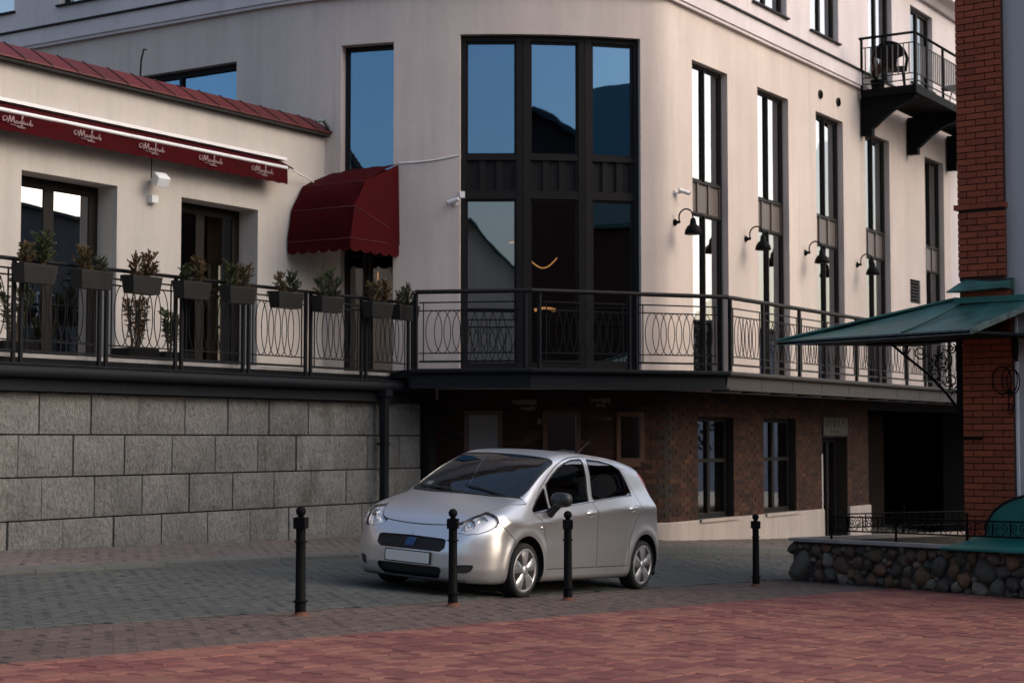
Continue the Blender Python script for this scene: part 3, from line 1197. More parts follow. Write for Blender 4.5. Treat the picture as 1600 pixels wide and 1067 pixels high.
# vents on the facade
C = chord(MP, VENT[0], VENT[1], -.06)
mb = MB()
fbox(mb, C, 0, C[3], 2.95, 3.47, -.03, -.02)
vent = mb.build('louvre', M['dark'], main)
for k in range(7):
    mb = MB()
    z = 2.97 + k * .07
    p, e_, n_, L = C
    a = p + n_ * .05
    b = p - n_ * .0
    mb.prism([(a[0], a[1], z), (b[0], b[1], z + .05), (b[0], b[1], z + .058), (a[0], a[1], z + .008)], (e_[0] * L, e_[1] * L, 0))
    mb.build('slat', M['bronze'], vent)
for px, py in ((1281, 148), (1309, 160)):
    q = on_y(px, py, YF)
    mb = MB()
    mb.lathe([(.07, -.005), (.088, .0), (.088, .03), (.07, .04)], (q[0], YF, q[2]), 16, axis='y')
    mb.lathe([(.066, .041)], (q[0], YF, q[2]), 16, m=1, axis='y')
    mb.build('round_vent', [M['bronze'], M['dark']], main)


# ------------------------------------------------------------------ restaurant wing on the left
YW, YG, YR = 17.3, 15.3, 15.2           # wing wall, granite wall face, terrace railing
wing = thing('restaurant_wing', 'low beige wing with red metal roof edge and two terrace doors', 'building', (16.0, YW, -1.3))
WP = Path([(4.0, YW), (10.0, YW), (21.62, YW)])
D1, D2 = (15.24, 16.95, 3.50), (18.22, 19.90, 3.50)
mb = MB()
wall(mb, WP, 0, WP.L, .6, 4.96, [(D1[0] - 4, D1[1] - 4, .86, D1[2], .42), (D2[0] - 4, D2[1] - 4, .86, D2[2], .42)])
mb.build('wall', M['plaster_wing'], wing)
mb = MB()
mb.box(4.0, 21.3, 17.35, 30, 4.80, 4.90)
mb.box(4.0, 21.3, 21.0, 21.1, .6, 4.8)
mb.box(3.9, 4.0, 17.35, 30, .6, 4.8)
mb.box(4.0, 21.3, 17.78, 30, .6, .86)
mb.build('inner_wall', M['room'], wing)
# red metal roof edge, one folded piece next to the other
M['seam_red'] = mat('dark_red_seam', (.030, .005, .005), .6, .1, 5)
x = 5.0
k = 0
while x < 21.5:
    w_ = min(.462, 21.53 - x)
    mb = MB()
    a = .012
    pr = [(-.14, 4.905), (-.14, 4.93), (.26, 5.19), (.30, 5.19), (.30, 4.905)]
    ps = [(x, YW + d_, z) for d_, z in pr]
    mb.prism(ps, (w_ - .01, 0, 0))
    mb.build('roof_piece', M['tile_red'], wing)
    mb = MB()
    mb.obox((x + w_ - .035, YW - .15, 4.925), (.032, 0, 0), (0, .42, .272), (0, 0, .013))
    mb.build('roof_seam', M['seam_red'], wing)
    x += .462
mb = MB()
mb.box(4.0, 21.5, YW - .12, YW - .002, 4.86, 4.899)
mb.build('soffit', M['dark'], wing)
# loose flashing end at the roof edge
mb = MB()
mb.tube([(21.15, 17.2, 5.06), (21.25, 17.12, 5.09), (21.38, 17.15, 5.02), (21.47, 17.2, 5.0)], .035, 6)
mb.build('flashing', M['copper_edge'], wing)

M['door_frame'] = mat('brown_black_frame', (.009, .007, .006), .6, .1, 4, spec=.2)
for n, (a, b, zt) in enumerate((D1, D2)):
    yg = YW + .42
    mb = MB()
    L = b - a
    for q in ((a, a + .07), (b - .1, b)):
        mb.box(q[0], q[1], yg - .04, yg + .05, .86, zt)
    mb.box(a + .07, b - .1, yg - .04, yg + .05, zt - .07, zt)
    mb.box(a + .07, b - .1, yg - .04, yg + .05, .86, .96)
    mid = a + L * .46
    w = mb.build('terrace_door', M['door_frame'], wing)
    for (u0, u1) in ((a + .07, mid), (mid, b - .1)):
        mb = MB()
        mb.box(u0, u0 + .09, yg - .07, yg - .041, .96, zt - .07)
        mb.box(u1 - .09, u1, yg - .07, yg - .041, .96, zt - .07)
        mb.box(u0 + .09, u1 - .09, yg - .07, yg - .041, .96, 1.08)
        mb.box(u0 + .09, u1 - .09, yg - .07, yg - .041, zt - .15, zt - .07)
        mb.build('door_leaf', M['door_frame'], w)
        mb = MB()
        mb.box(u0 + .085, u1 - .085, yg - .055, yg - .045, 1.07, zt - .14)
        mb.build('pane', M['glass'] if n == 0 else M['glass_door'], w)
    # curtain behind the right leaf
    mb = MB()
    N = 40
    vs, fs = [], []
    for i in range(N + 1):
        xx = mid + .12 + (b - .2 - mid - .12) * i / N * .62 + (b - mid) * .3
        yy = yg + .14 + .03 * math.sin(i * 1.9)
        vs += [(xx, yy, .95), (xx, yy, zt - .1)]
    for i in range(N):
        fs.append((2 * i, 2 * i + 2, 2 * i + 3, 2 * i + 1))
    mb.add(vs, fs, 0, True)
    o = mb.build('curtain', M['curtain'], None, loc=(mid + .5, yg + .14, zt - .1))
    setp(o, 'beige curtain behind the glass of the %s terrace door' % ('wide bright left' if n == 0 else 'dark second'), 'curtain', 'curtains behind the terrace doors')

# ------------------------------------------------------------------ terrace and granite wall
terr = thing('terrace_edge', 'dark metal terrace edge with round gutter above the granite wall', 'terrace', (15.0, YG, .6))
mb = MB()
mb.box(4, 21.9, 15.625, 17.25, .60, .975)
mb.box(4, 21.9, 15.32, 15.62, .60, .84)
mb.build('slab', M['plinth'], terr)
mb = MB()
mb.box(4, 21.42, 15.20, 15.318, .545, .69)
mb.box(4, 21.42, 15.17, 15.199, .545, .565)
mb.build('fascia', M['fascia'], terr)
mb = MB()
mb.tube([(4, 15.13, .765), (21.45, 15.13, .765)], .072, 14)
mb.box(4, 21.45, 15.10, 15.317, .842, .862)
mb.build('gutter', M['fascia'], terr)
mb = MB()
mb.box(4, 21.42, 15.325, 15.37, .863, .935)
mb.build('upstand', M['rail'], terr)
mb = MB()
mb.box(4, 21.42, 15.375, 15.62, .845, .985)
mb.build('ledge', M['ledge'], terr)
x = 5
while x < 21.3:
    mb = MB()
    mb.box(x, x + .008, 15.195, 15.199, .566, .69)
    mb.build('seam', M['dark'], terr)
    x += 1.25

gran = thing('granite_wall', 'long rough grey granite block wall below the terrace', 'wall', (15.0, YG, -1.35))
mb = MB()
mb.box(4, 21.42, YG + .085, YG + .3, -2.0, .545)
mb.build('backing', M['mortar'], gran)


def granite_block(L, H, seed):
    """rough faced block: front face is a small uneven grid"""
    rn = random.Random(seed)
    nx, nz_ = 7, 5
    mb = MB()
    vs, fs = [], []
    for j in range(nz_ + 1):
        for i in range(nx + 1):
            edge = i in (0, nx) or j in (0, nz_)
            vs.append((L * i / nx, .012 if edge else -rn.random() * .02, H * j / nz_))
    for j in range(nz_):
        for i in range(nx):
            k = j * (nx + 1) + i
            fs.append((k, k + 1, k + nx + 2, k + nx + 1))
    mb.add(vs, fs, 0, True)
    mb.add([(0, .012, 0), (L, .012, 0), (L, .012, H), (0, .012, H), (0, .1, 0), (L, .1, 0), (L, .1, H), (0, .1, H)],
           [(0, 4, 5, 1), (3, 2, 6, 7), (0, 3, 7, 4), (1, 5, 6, 2)])
    return mb


rows = [(.049, .543), (-.446, .049), (-.941, -.446), (-1.436, -.941), (-1.931, -1.436)]
for r, (z0, z1) in enumerate(rows):
    x = 6.0 + (.41 if r % 2 == 0 else 0) + .02
    k = 0
    while x < 21.40:
        L = .82 + (hash2(k, r) - .5) * .05
        if x + L > 21.2:
            L = 21.42 - x
        if L > .06 and not (float(zg(x, YG)) > z1 + .06):
            zb = z0 + .006
            o = granite_block(L - .022, z1 - zb - .012, k * 17 + r).build('granite_block', M['granite'], gran, local=True)
            o.location = Vector((x + .011, YG - .016 + hash2(k, r, 2) * .022, zb)) - wloc(gran)
        x += L
        k += 1

mb = MB()
xp = x_at(597, 15.15, 700)
mb.box(xp - .05, xp + .05, 15.06, 15.16, float(zg(xp, 15.1)), .70)
mb.box(xp - .08, xp + .08, 15.02, 15.19, .62, .72)
for z in (-.1, -.95):
    mb.box(xp - .062, xp + .062, 15.05, 15.2, z, z + .04)
setp(mb.build('downpipe', M['fascia'], None, loc=(xp, 15.11, float(zg(xp, 15.1)))), 'dark square rainwater pipe running down the granite wall', 'pipe')
# dark steel column at the end of the granite wall
mb = MB()
mb.box(21.46, 21.64, 15.18, 15.40, -1.75, .77)
setp(mb.build('steel_column', M['rail'], None, loc=(21.55, 15.3, -1.7)), 'dark steel column where the granite wall meets the brick wall', 'column')


# ------------------------------------------------------------------ railings
def oval_mesh(name, mt, r=.006):
    mb = MB()
    mb.tube([(.5 * math.cos(t), 0, .5 * math.sin(t)) for t in [2 * PI * k / 28 for k in range(28)]], r, 5, closed=True)
    return mb


def ring(parent, c, ang, w, h, mt, r=.006):
    mb = MB()
    ca, sa = math.cos(ang), math.sin(ang)
    mb.tube([(c[0] + ca * w / 2 * math.cos(t), c[1] + sa * w / 2 * math.cos(t), c[2] + h / 2 * math.sin(t)) for t in [2 * PI * k / 28 for k in range(28)]], r, 5, closed=True)
    return mb


OV = {}


def rail_panel(root, p, q, zb, zt, mt, n_oval=7, tops=(), name='infill', pw=.018):
    """bars and overlapping ovals between two posts p and q"""
    p, q = np.array(p), np.array(q)
    L = float(np.linalg.norm(q - p))
    e_ = (q - p) / L
    ang = math.atan2(e_[1], e_[0])
    mb = MB()

    def bar(z, t):
        mb.obox((p[0] + e_[1] * pw / 2, p[1] - e_[0] * pw / 2, z), (e_[0] * L, e_[1] * L, 0), (-e_[1] * pw, e_[0] * pw, 0), (0, 0, t))

    for z, t in ((zb, .03), (zb + .13, .016), (zt - .02, .018)) + tuple((z_, .02) for z_ in tops):
        bar(z, t)
    for u in (.06, L - .06):
        mb.obox((p[0] + e_[0] * u, p[1] + e_[1] * u, zb), (e_[0] * .014, e_[1] * .014, 0), (-e_[1] * .014, e_[0] * .014, 0), (0, 0, (tops[-1] if tops else zt) - zb))
    pan = mb.build(name, mt, root)
    z0, z1 = zb + .14, zt - .01
    span = L - .2
    pitch = span / (n_oval + .8)
    w = pitch * 1.8
    key = (round(w, 3), round(z1 - z0, 3), mt.name)
    if key not in OV:
        m_ = MB()
        m_.tube([(w / 2 * math.cos(t), 0, (z1 - z0) / 2 * math.sin(t)) for t in [2 * PI * k / 26 for k in range(26)]], .0065, 5, closed=True)
        OV[key] = m_.mesh('oval', mt)
    for k in range(n_oval):
        u = .1 + w / 2 + pitch * k * (span - w) / max(1e-6, pitch * (n_oval - 1))
        c = p + e_ * u
        o = link('oval', OV[key], pan)
        o.location = Vector((c[0], c[1] + (.004 if k % 2 else -.004), (z0 + z1) / 2)) - wloc(pan)
        o.rotation_euler = (0, 0, ang)
    return pan


lr = thing('terrace_railing', 'dark iron terrace railing with overlapping ovals above the granite wall', 'railing', (15.5, YR, .86))
PX = [9.46, 10.76, 12.06, 13.36, 14.68, 15.98, 17.26, 18.56, 19.83, 20.99]
for x in PX:
    for s in (-.055, .055):
        mb = MB()
        mb.box(x + s - .02, x + s + .02, YR - .02, YR + .02, .80, 2.03)
        mb.build('post', M['rail'], lr)
mb = MB()
mb.tube([(PX[0], YR, 2.045), (PX[-1] + .06, YR, 2.045)], .024, 8)
mb.build('handrail', M['rail'], lr)
for a, b in zip(PX, PX[1:]):
    rail_panel(lr, (a + .08, YR), (b - .08, YR), .985, 1.87, M['rail'], 6, tops=(1.925,))

# middle and right balcony in front of the rounded corner
PA, PB, PC, PD = np.array([20.57, 14.80]), np.array([21.24, 13.20]), np.array([23.88, 11.30]), np.array([44.0, 11.30])
bal = thing('curved_balcony', 'long dark steel balcony deck around the rounded building corner', 'balcony', (23.9, 12.0, .7))
BP = Path([PA + np.array([-.02, .05]), PB, PC, (30, 11.3), PD])
mb = MB()
mb.prism([(p[0], p[1], .90) for p in (PA + np.array([.06, .1]), PB + np.array([.06, .06]), PC + np.array([.03, .1]), (44, 11.40), (44, 12.55), (25, 12.58), (23.6, 13.4), (22.2, 15.4), (21.6, 17.0), (21.0, 17.0))][::-1], (0, 0, .12))
mb.build('deck', M['fascia'], bal)
sB = BP.near(*PC)
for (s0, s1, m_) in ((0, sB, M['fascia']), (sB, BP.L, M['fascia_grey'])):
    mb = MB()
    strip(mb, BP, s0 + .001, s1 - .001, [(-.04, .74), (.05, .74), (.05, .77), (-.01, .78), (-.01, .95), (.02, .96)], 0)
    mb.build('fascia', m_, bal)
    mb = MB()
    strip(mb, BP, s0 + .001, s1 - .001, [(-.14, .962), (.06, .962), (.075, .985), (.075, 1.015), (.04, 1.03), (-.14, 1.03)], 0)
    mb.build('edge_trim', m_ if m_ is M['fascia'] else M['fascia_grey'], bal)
mb = MB()
mb.obox((PA[0] - .02, PA[1] + .05, .75), (.9, .8, 0), (.0, .05, 0), (0, 0, .27))
mb.build('end_plate', M['fascia'], bal)
for s in np.arange(sB + 1.3, BP.L, 1.25):
    C = chord(BP, s, s + .01, -.01)
    mb = MB()
    fbox(mb, C, 0, .01, .781, .949, 0, .004)
    mb.build('seam', M['dark'], bal)
# deck joists, seen from below
for x in np.arange(24.6, 43, 1.2):
    mb = MB()
    mb.box(x, x + .08, 11.4, 12.5, .78, .895)
    mb.build('joist', M['fascia'], bal)

cr = thing('balcony_railing', 'dark iron balcony railing with ovals in front of the tall windows', 'railing', (23.9, 11.3, 1.03))
ZB, ZT = 1.03, 2.17
posts = [PA, PA + (PB - PA) * .95, PB + (PC - PB) * .04, PB + (PC - PB) * .49, PB + (PC - PB) * .525, PB + (PC - PB) * .97, PC + np.array([.12, 0])]
posts += [np.array([x, 11.3]) for x in (25.22, 26.70, 27.82, 29.30, 30.42, 31.94, 33.02, 34.54, 35.6, 37.1, 38.2, 39.7, 41.0, 42.4, 43.7)]
for i, p in enumerate(posts):
    mb = MB()
    mb.box(p[0] - .025, p[0] + .025, p[1] - .025, p[1] + .025, ZB, ZT - .02)
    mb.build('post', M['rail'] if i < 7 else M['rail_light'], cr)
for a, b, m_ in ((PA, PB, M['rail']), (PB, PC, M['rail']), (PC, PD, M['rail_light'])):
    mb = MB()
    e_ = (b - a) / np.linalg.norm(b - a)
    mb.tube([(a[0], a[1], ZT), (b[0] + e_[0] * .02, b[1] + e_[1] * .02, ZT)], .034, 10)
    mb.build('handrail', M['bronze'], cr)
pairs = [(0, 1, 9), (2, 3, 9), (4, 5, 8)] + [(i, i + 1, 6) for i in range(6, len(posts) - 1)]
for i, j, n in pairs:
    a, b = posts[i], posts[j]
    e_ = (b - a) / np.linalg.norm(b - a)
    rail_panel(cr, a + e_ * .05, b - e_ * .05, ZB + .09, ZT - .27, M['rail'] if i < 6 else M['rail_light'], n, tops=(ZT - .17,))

# ------------------------------------------------------------------ burgundy awnings
aw = thing('retractable_awning', 'long rolled-in burgundy awning with white bars and script logos', 'awning', (17.5, 17.1, 4.1))
X0, X1 = 6.0, 20.22
mb = MB()
mb.box(X0, 20.46, 17.20, 17.298, 4.33, 4.375)
mb.build('wall_bar', M['white_metal'], aw)
mb = MB()
mb.prism([(X0, 17.285, 4.325), (X0, 17.02, 4.185), (X0, 17.02, 4.165), (X0, 17.285, 4.30)], (20.40 - X0, 0, 0))
mb.build('canopy_cloth', M['cloth_red'], aw)
mb = MB()
mb.tube([(X0, 17.0, 4.165), (X1, 17.0, 4.165)], .028, 10)
mb.build('front_bar', M['white_metal'], aw)
mb = MB()
vs, fs = [], []
N = int((X1 - X0) / .05)
for i in range(N + 1):
    x = X0 + (X1 - X0) * i / N
    ph = (x * 1.0 / .5) % 1.0
    zl = 3.895 + .022 * abs(math.sin(PI * x / .25)) ** .7
    y = 16.995 + .010 * math.sin(x * 3.1) + .006 * math.sin(x * 8.3)
    vs += [(x, y, 4.145), (x, y - .004, zl), (x, y + .004, 4.145), (x, y, zl)]
for i in range(N):
    a = 4 * i
    fs += [(a, a + 1, a + 5, a + 4), (a + 2, a + 6, a + 7, a + 3), (a + 1, a + 3, a + 7, a + 5)]
mb.add(vs, fs)
val = mb.build('valance', M['cloth_red'], aw)
# folding arm end
mb = MB()
mb.tube([(20.3, 17.02, 4.17), (20.9, 17.14, 4.10), (21.15, 17.2, 4.06)], .012, 6)
mb.build('arm', M['white_metal'], aw)
# the script lettering on the valance, drawn as pen strokes
STROKES = [
    [(-.02, .30), (-.10, .42), (-.16, .58), (-.12, .74), (0, .80), (.08, .70), (.06, .50), (-.02, .36), (-.10, .30), (-.18, .36)],
    [(.10, .20), (.16, .55), (.22, .98), (.24, .60), (.27, .30), (.34, .62), (.41, .96), (.42, .55), (.45, .24), (.50, .30)],
    [(.50, .30), (.55, .52), (.61, .50), (.60, .30), (.54, .26), (.50, .36)],
    [(.61, .46), (.65, .28), (.70, .34), (.74, .54), (.76, .30), (.82, .34)],
    [(.82, .34), (.87, .80), (.90, 1.10), (.86, 1.12), (.85, .70), (.84, .20), (.80, .02), (.76, .06)],
    [(.79, .56), (.97, .60)],
    [(.90, .30), (.95, .50), (1.0, .48), (1.0, .30), (.94, .28)],
    [(1.02, .46), (1.05, .28), (1.11, .32), (1.14, .52), (1.16, .28), (1.22, .34)],
    [(1.22, .34), (1.28, .56), (1.32, .88), (1.29, .40), (1.33, .24), (1.41, .34), (1.36, .50), (1.30, .44)],
    [(.22, .10), (.60, .04), (.95, .10)],
    [(.62, -.14), (.66, -.02), (.70, -.14), (.76, -.03), (.80, -.14), (.86, -.02), (.92, -.14), (.98, -.03), (1.04, -.12)],
]
M['print'] = mat('pale_print', (.25, .17, .18), .85, .1, 10)


def smooth_line(p, n=5):
    out = []
    N = len(p)
    for i in range(N - 1):
        p0, p1, p2, p3 = p[max(i - 1, 0)], p[i], p[i + 1], p[min(i + 2, N - 1)]
        for k in range(n):
            t = k / n
            out.append(tuple(.5 * ((2 * b) + (-a + c) * t + (2 * a - 5 * b + 4 * c - d) * t * t + (-a + 3 * b - 3 * c + d) * t ** 3) for a, b, c, d in zip(p0, p1, p2, p3)))
    out.append(tuple(p[-1]))
    return out


lm = MB()
for st in STROKES:
    ln = smooth_line(st)
    for (a, b) in zip(ln, ln[1:]):
        dx, dz = b[0] - a[0], b[1] - a[1]
        l = math.hypot(dx, dz) or 1e-6
        w = .026
        ox, oz = -dz / l * w, dx / l * w
        lm.add([(a[0] - ox, 0, a[1] - oz), (b[0] - ox, 0, b[1] - oz), (b[0] + ox, 0, b[1] + oz), (a[0] + ox, 0, a[1] + oz)], [(0, 1, 2, 3)])
lmesh = lm.mesh('lettering', M['print'])
for k in range(-7, 5):
    xc = 17.3 + 1.2 * k if k < 2 else 17.3 + 1.2 * k - .03 * k
    if 6.3 < xc < 20.0:
        o = link('lettering', lmesh, val)
        o.location = Vector((xc - .22, 16.970, 3.985)) - wloc(val)
        o.scale = (.31, 1, .125)

# balloon awning over the terrace door
ba = thing('door_awning', 'rounded burgundy box awning over the dark terrace door', 'awning', (21.2, 16.7, 3.0))
YA0, YA1 = 16.03, 17.27
prof = [(21.78, 4.35), (20.93, 3.98), (20.66, 3.56), (20.57, 3.06)]
M['cloth_seam'] = mat('burgundy_seam', (.085, .015, .017), .8, .1, 5)


def prof_pt(i, t):
    return prof[i][0] * (1 - t) + prof[i + 1][0] * t, prof[i][1] * (1 - t) + prof[i + 1][1] * t


for i in range(3):
    mb = MB()
    vs, fs = [], []
    NU, NV = 10, 6
    for u in range(NU + 1):
        y = YA0 + (YA1 - YA0) * u / NU
        for v in range(NV + 1):
            a, z = prof_pt(i, v / NV)
            sag = .045 * math.sin(PI * v / NV) * (.35 + .65 * math.sin(PI * u / NU)) + .008 * math.sin(u * 2.1 + v)
            vs.append((a - sag * 1.0, y, z + sag * .7))
    for u in range(NU):
        for v in range(NV):
            k = u * (NV + 1) + v
            fs.append((k, k + 1, k + NV + 2, k + NV + 1))
    mb.add(vs, fs, 0, True)
    mb.build('cloth_panel', M['cloth_red'], ba)
# cheek towards the street
mb = MB()
vs = [(21.80, YA0, 4.35)] + [(a, YA0, z) for a, z in prof[1:]] + [(21.84, YA0, 3.06)]
mb.add(vs, [(0, 1, 2, 3, 4)])
mb.build('cheek', M['cloth_red'], ba)


def scallop(x0, y0, x1, y1, zt, zl, n, name):
    mb = MB()
    vs, fs = [], []
    N = n * 8
    for i in range(N + 1):
        t = i / N
        z = zl + .045 * (1 - abs(math.sin(PI * n * t)) ** .6)
        vs += [(x0 + (x1 - x0) * t, y0 + (y1 - y0) * t, zt), (x0 + (x1 - x0) * t, y0 + (y1 - y0) * t, z)]
    for i in range(N):
        fs.append((2 * i, 2 * i + 1, 2 * i + 3, 2 * i + 2))
    mb.add(vs, fs)
    return mb.build(name, M['cloth_red'], ba)


scallop(20.57, YA1, 20.57, YA0, 3.058, 2.86, 6, 'valance')
scallop(20.57, YA0, 21.82, YA0, 3.058, 2.86, 5, 'valance')
mb = MB()
for (a, z) in prof[1:]:
    mb.tube([(a - .004, YA1, z), (a - .004, YA0 - .004, z), (min(21.8, a + .9), YA0 - .006, z - (.0 if z < 3.1 else .25))] if z < 3.9 else [(a - .004, YA1, z), (a - .004, YA0 - .004, z)], .006, 5)
mb.build('seam_tape', M['cloth_seam'], ba)
mb = MB()
mb.tube([(20.60, YA1 - .02, 3.07), (20.60, YA0 + .02, 3.07), (21.8, YA0 + .02, 3.07)], .012, 6)
mb.tube([(21.7, YA1 - .01, 4.33), (20.94, YA1 - .01, 3.96), (20.67, YA1 - .01, 3.55), (20.60, YA1 - .01, 3.07)], .012, 6)
mb.build('awning_frame', M['white_metal'], ba)

# cable along the facade
q0, q1 = arc_pt(-12.6, RAD + .012), arc_pt(-5.3, RAD + .012)
mb = MB()
mb.tube([(*arc_pt(-12.6 + t * 7.3, RAD + .014), 4.38 + .10 * t - .03 * math.sin(PI * t)) for t in np.linspace(0, 1, 9)], .012, 5)
setp(mb.build('cable', M['white_plastic'], None, loc=(q0[0], q0[1], 4.4)), 'thin white cable between the door awning and the bay window', 'cable')


# ------------------------------------------------------------------ things on the facades
def wall_lamp(x, z):
    t = thing('wall_lamp', '', 'lamp', (x, YF, z), 'gooseneck lamps along the facade')
    mb = MB()
    mb.lathe([(.055, 0), (.055, .02), (.03, .035), (.022, .10), (.0, .10)], (x, YF, z), 14, axis='y')
    mb.build('wall_plate', M['iron'], t)
    arc = [(x, YF - .09, z), (x, YF - .085, z + .04)]
    for k in range(0, 13):
        a = PI - k * PI / 12
        arc.append((x, YF - .205 - .125 * math.cos(a) * 1.0, z + .07 + .135 * math.sin(a)))
    arc.append((x, YF - .335, z + .03))
    mb = MB()
    mb.tube(arc, .013, 8)
    mb.build('arm', M['iron'], t)
    mb = MB()
    mb.lathe([(.135, -.235), (.142, -.228), (.128, -.165), (.095, -.105), (.055, -.075), (.048, -.01), (.03, .03), (0, .04)], (x, YF - .335, z + .02), 18)
    mb.lathe([(.131, -.234), (.10, -.14), (.0, -.09)], (x, YF - .335, z + .02), 18, m=0)
    mb.build('shade', M['iron'], t)
    return t


l0 = wall_lamp(24.69, 3.50)
lamps = [l0]
for x in (27.42, 30.09, 32.75):
    c = copy_tree(l0)
    c.location.x = x
    lamps.append(c)
for t, s in zip(lamps, ('black gooseneck wall lamp between the rounded bay and the first tall window', 'black gooseneck wall lamp just before the second tall window',
                        'black gooseneck wall lamp just before the third tall window', 'black gooseneck wall lamp nearest the square louvre vent')):
    t['label'] = s


def cctv(name, c, nrm, aim, label):
    """small white camera: c on the wall, nrm outward, aim direction of the body"""
    c, nrm, aim = Vector(c), Vector(nrm).normalized(), Vector(aim).normalized()
    t = thing('security_camera', label, 'camera', c, 'white cameras on the building')
    mb = MB()
    mb.tube([c, c + nrm * .025], .045, 12)
    mb.build('wall_plate', M['white_plastic'], t)
    mb = MB()
    mb.tube([c + nrm * .02, c + nrm * .10, c + nrm * .12 + Vector((0, 0, .02))], .014, 8)
    mb.build('arm', M['white_plastic'], t)
    b = c + nrm * .12 + Vector((0, 0, .03))
    mb = MB()
    mb.tube([b - aim * .06, b + aim * .10, b + aim * .13], .036, 12)
    mb.build('body', M['white_plastic'], t)
    mb = MB()
    mb.tube([b + aim * .131, b + aim * .145], .03, 12)
    mb.build('lens', M['dark'], t)


cctv('a', (24.72, YF, 3.98), (0, -1, 0), (.75, -.6, -.25), 'small white security camera above the first gooseneck lamp')
p = arc_pt(-5.6)
cctv('b', (p[0], p[1], 3.72), (-.85, -.5, 0), (-.3, .9, -.3), 'small white security camera beside the lower left bay pane')
t = thing('junction_box', 'tiny white box on the frame edge of the bay window', 'box', (*arc_pt(-5.3), 3.86))
p = arc_pt(-5.0, RAD + .0)
mb = MB()
mb.obox((p[0] - .05, p[1] - .02, 3.80), (.05, -.06, 0), (.04, .03, 0), (0, 0, .1))
mb.build('housing', M['white_plastic'], t)
# flood light and box under the awning
q = on_y(236, 283, YW)
t = thing('floodlight', 'white square floodlight on the wing wall under the long awning', 'lamp', (q[0], YW, q[2]))
mb = MB()
mb.tube([(q[0], YW, q[2]), (q[0], YW - .12, q[2] + .02)], .03, 10)
mb.build('arm', M['white_plastic'], t)
mb = MB()
c0 = Vector((q[0] - .11, YW - .10, q[2] - .02))
mb.obox(c0, (.20, -.04, .0), (-.03, -.13, -.10), (.0, -.06, .13))
mb.build('housing', M['white_plastic'], t, bevel=.012)
mb = MB()
mb.tube([(q[0], YW - .006, q[2] + .04), (q[0], YW - .006, q[2] + .42)], .006, 5)
mb.build('cord', M['iron'], t)
q = on_y(236, 312, YW)
mb = MB()
mb.box(q[0] - .07, q[0] + .06, YW - .09, YW, q[2] - .055, q[2] + .06)
setp(mb.build('sensor_box', M['white_plastic'], None, loc=(q[0], YW, q[2]), bevel=.008), 'small white sensor box below the floodlight', 'box')
# wire sticking up behind the red roof edge
q = on_y(219, 110, 18.2)
mb = MB()
mb.tube([(q[0], 18.2, 4.9), (q[0], 18.2, 5.3), (q[0] + .02, 18.2, 5.62), (q[0] + .07, 18.2, 5.80), (q[0] + .12, 18.2, 5.80)], .014, 6)
setp(mb.build('roof_wire', M['iron'], None, loc=(q[0], 18.2, 4.9)), 'bent black wire standing up behind the red roof edge', 'wire')

# lights hanging inside the bay and behind the terrace door
for n, (th0, th1, r_, z, dz, lab) in enumerate(((1.0, 3.2, 6.2, 3.05, .10, 'short wavy warm light strip behind the lower left bay pane'), (4.4, 8.4, 6.2, 2.93, -.14, 'long curved warm light strip behind the lower middle bay pane'),
                                            (11.5, 13.4, 6.2, 2.90, .0, 'short straight warm light strip behind the lower right bay pane'), (5.2, 8.6, 5.9, 2.14, .03, 'orange light bar low behind the middle bay pane'))):
    mb = MB()
    pts_ = []
    for t in np.linspace(0, 1, 13):
        a = arc_pt(th0 + (th1 - th0) * t, r_ if n != 3 else r_)
        zz = z + dz * math.sin(PI * t * (1 if n != 0 else .8)) + (.18 * (1 - t) if n == 0 else 0) + (.06 * t if n == 1 else 0)
        pts_.append((a[0], a[1], zz))
    mb.tube(pts_, .012 if n < 3 else .03, 6)
    t = thing('light_strip', lab, 'lamp', pts_[6], 'warm light strips inside the building')
    mb.build('tube', M['lamp_on'], t)
    mb = MB()
    for k in (1, 11):
        mb.tube([pts_[k], (pts_[k][0], pts_[k][1], 3.88)], .004, 4)
    mb.build('cord', M['iron'], t)
p0, p1 = arc_pt(-18.5, 6.5), arc_pt(-14.8, 6.6)
mb = MB()
mb.tube([(p0[0], p0[1], 2.75), (p0[0], p0[1], 2.55), ((p0[0] + p1[0]) / 2, (p0[1] + p1[1]) / 2, 2.46), (p1[0], p1[1], 2.50)], .011, 6)
t = thing('light_strip', 'bent warm light strip behind the terrace door under the box awning', 'lamp', (p0[0], p0[1], 2.75), 'warm light strips inside the building')
mb.build('tube', M['lamp_on'], t)
mb = MB()
mb.tube([(p0[0], p0[1], 2.75), (p0[0], p0[1], 3.88)], .004, 4)
mb.build('cord', M['iron'], t)

def sprig(mb, base, d, L, m, rn, wid=.02):
    """a small flat spray of leaf scales"""
    d = Vector(d).normalized()
    s = d.cross(Vector((rn.uniform(-1, 1), rn.uniform(-1, 1), rn.uniform(-1, 1)))).normalized()
    b = Vector(base)
    tip = b + d * L
    mid = b + d * L * .45
    mb.add([b, mid + s * wid, tip, mid - s * wid], [(0, 1, 2, 3)], m)


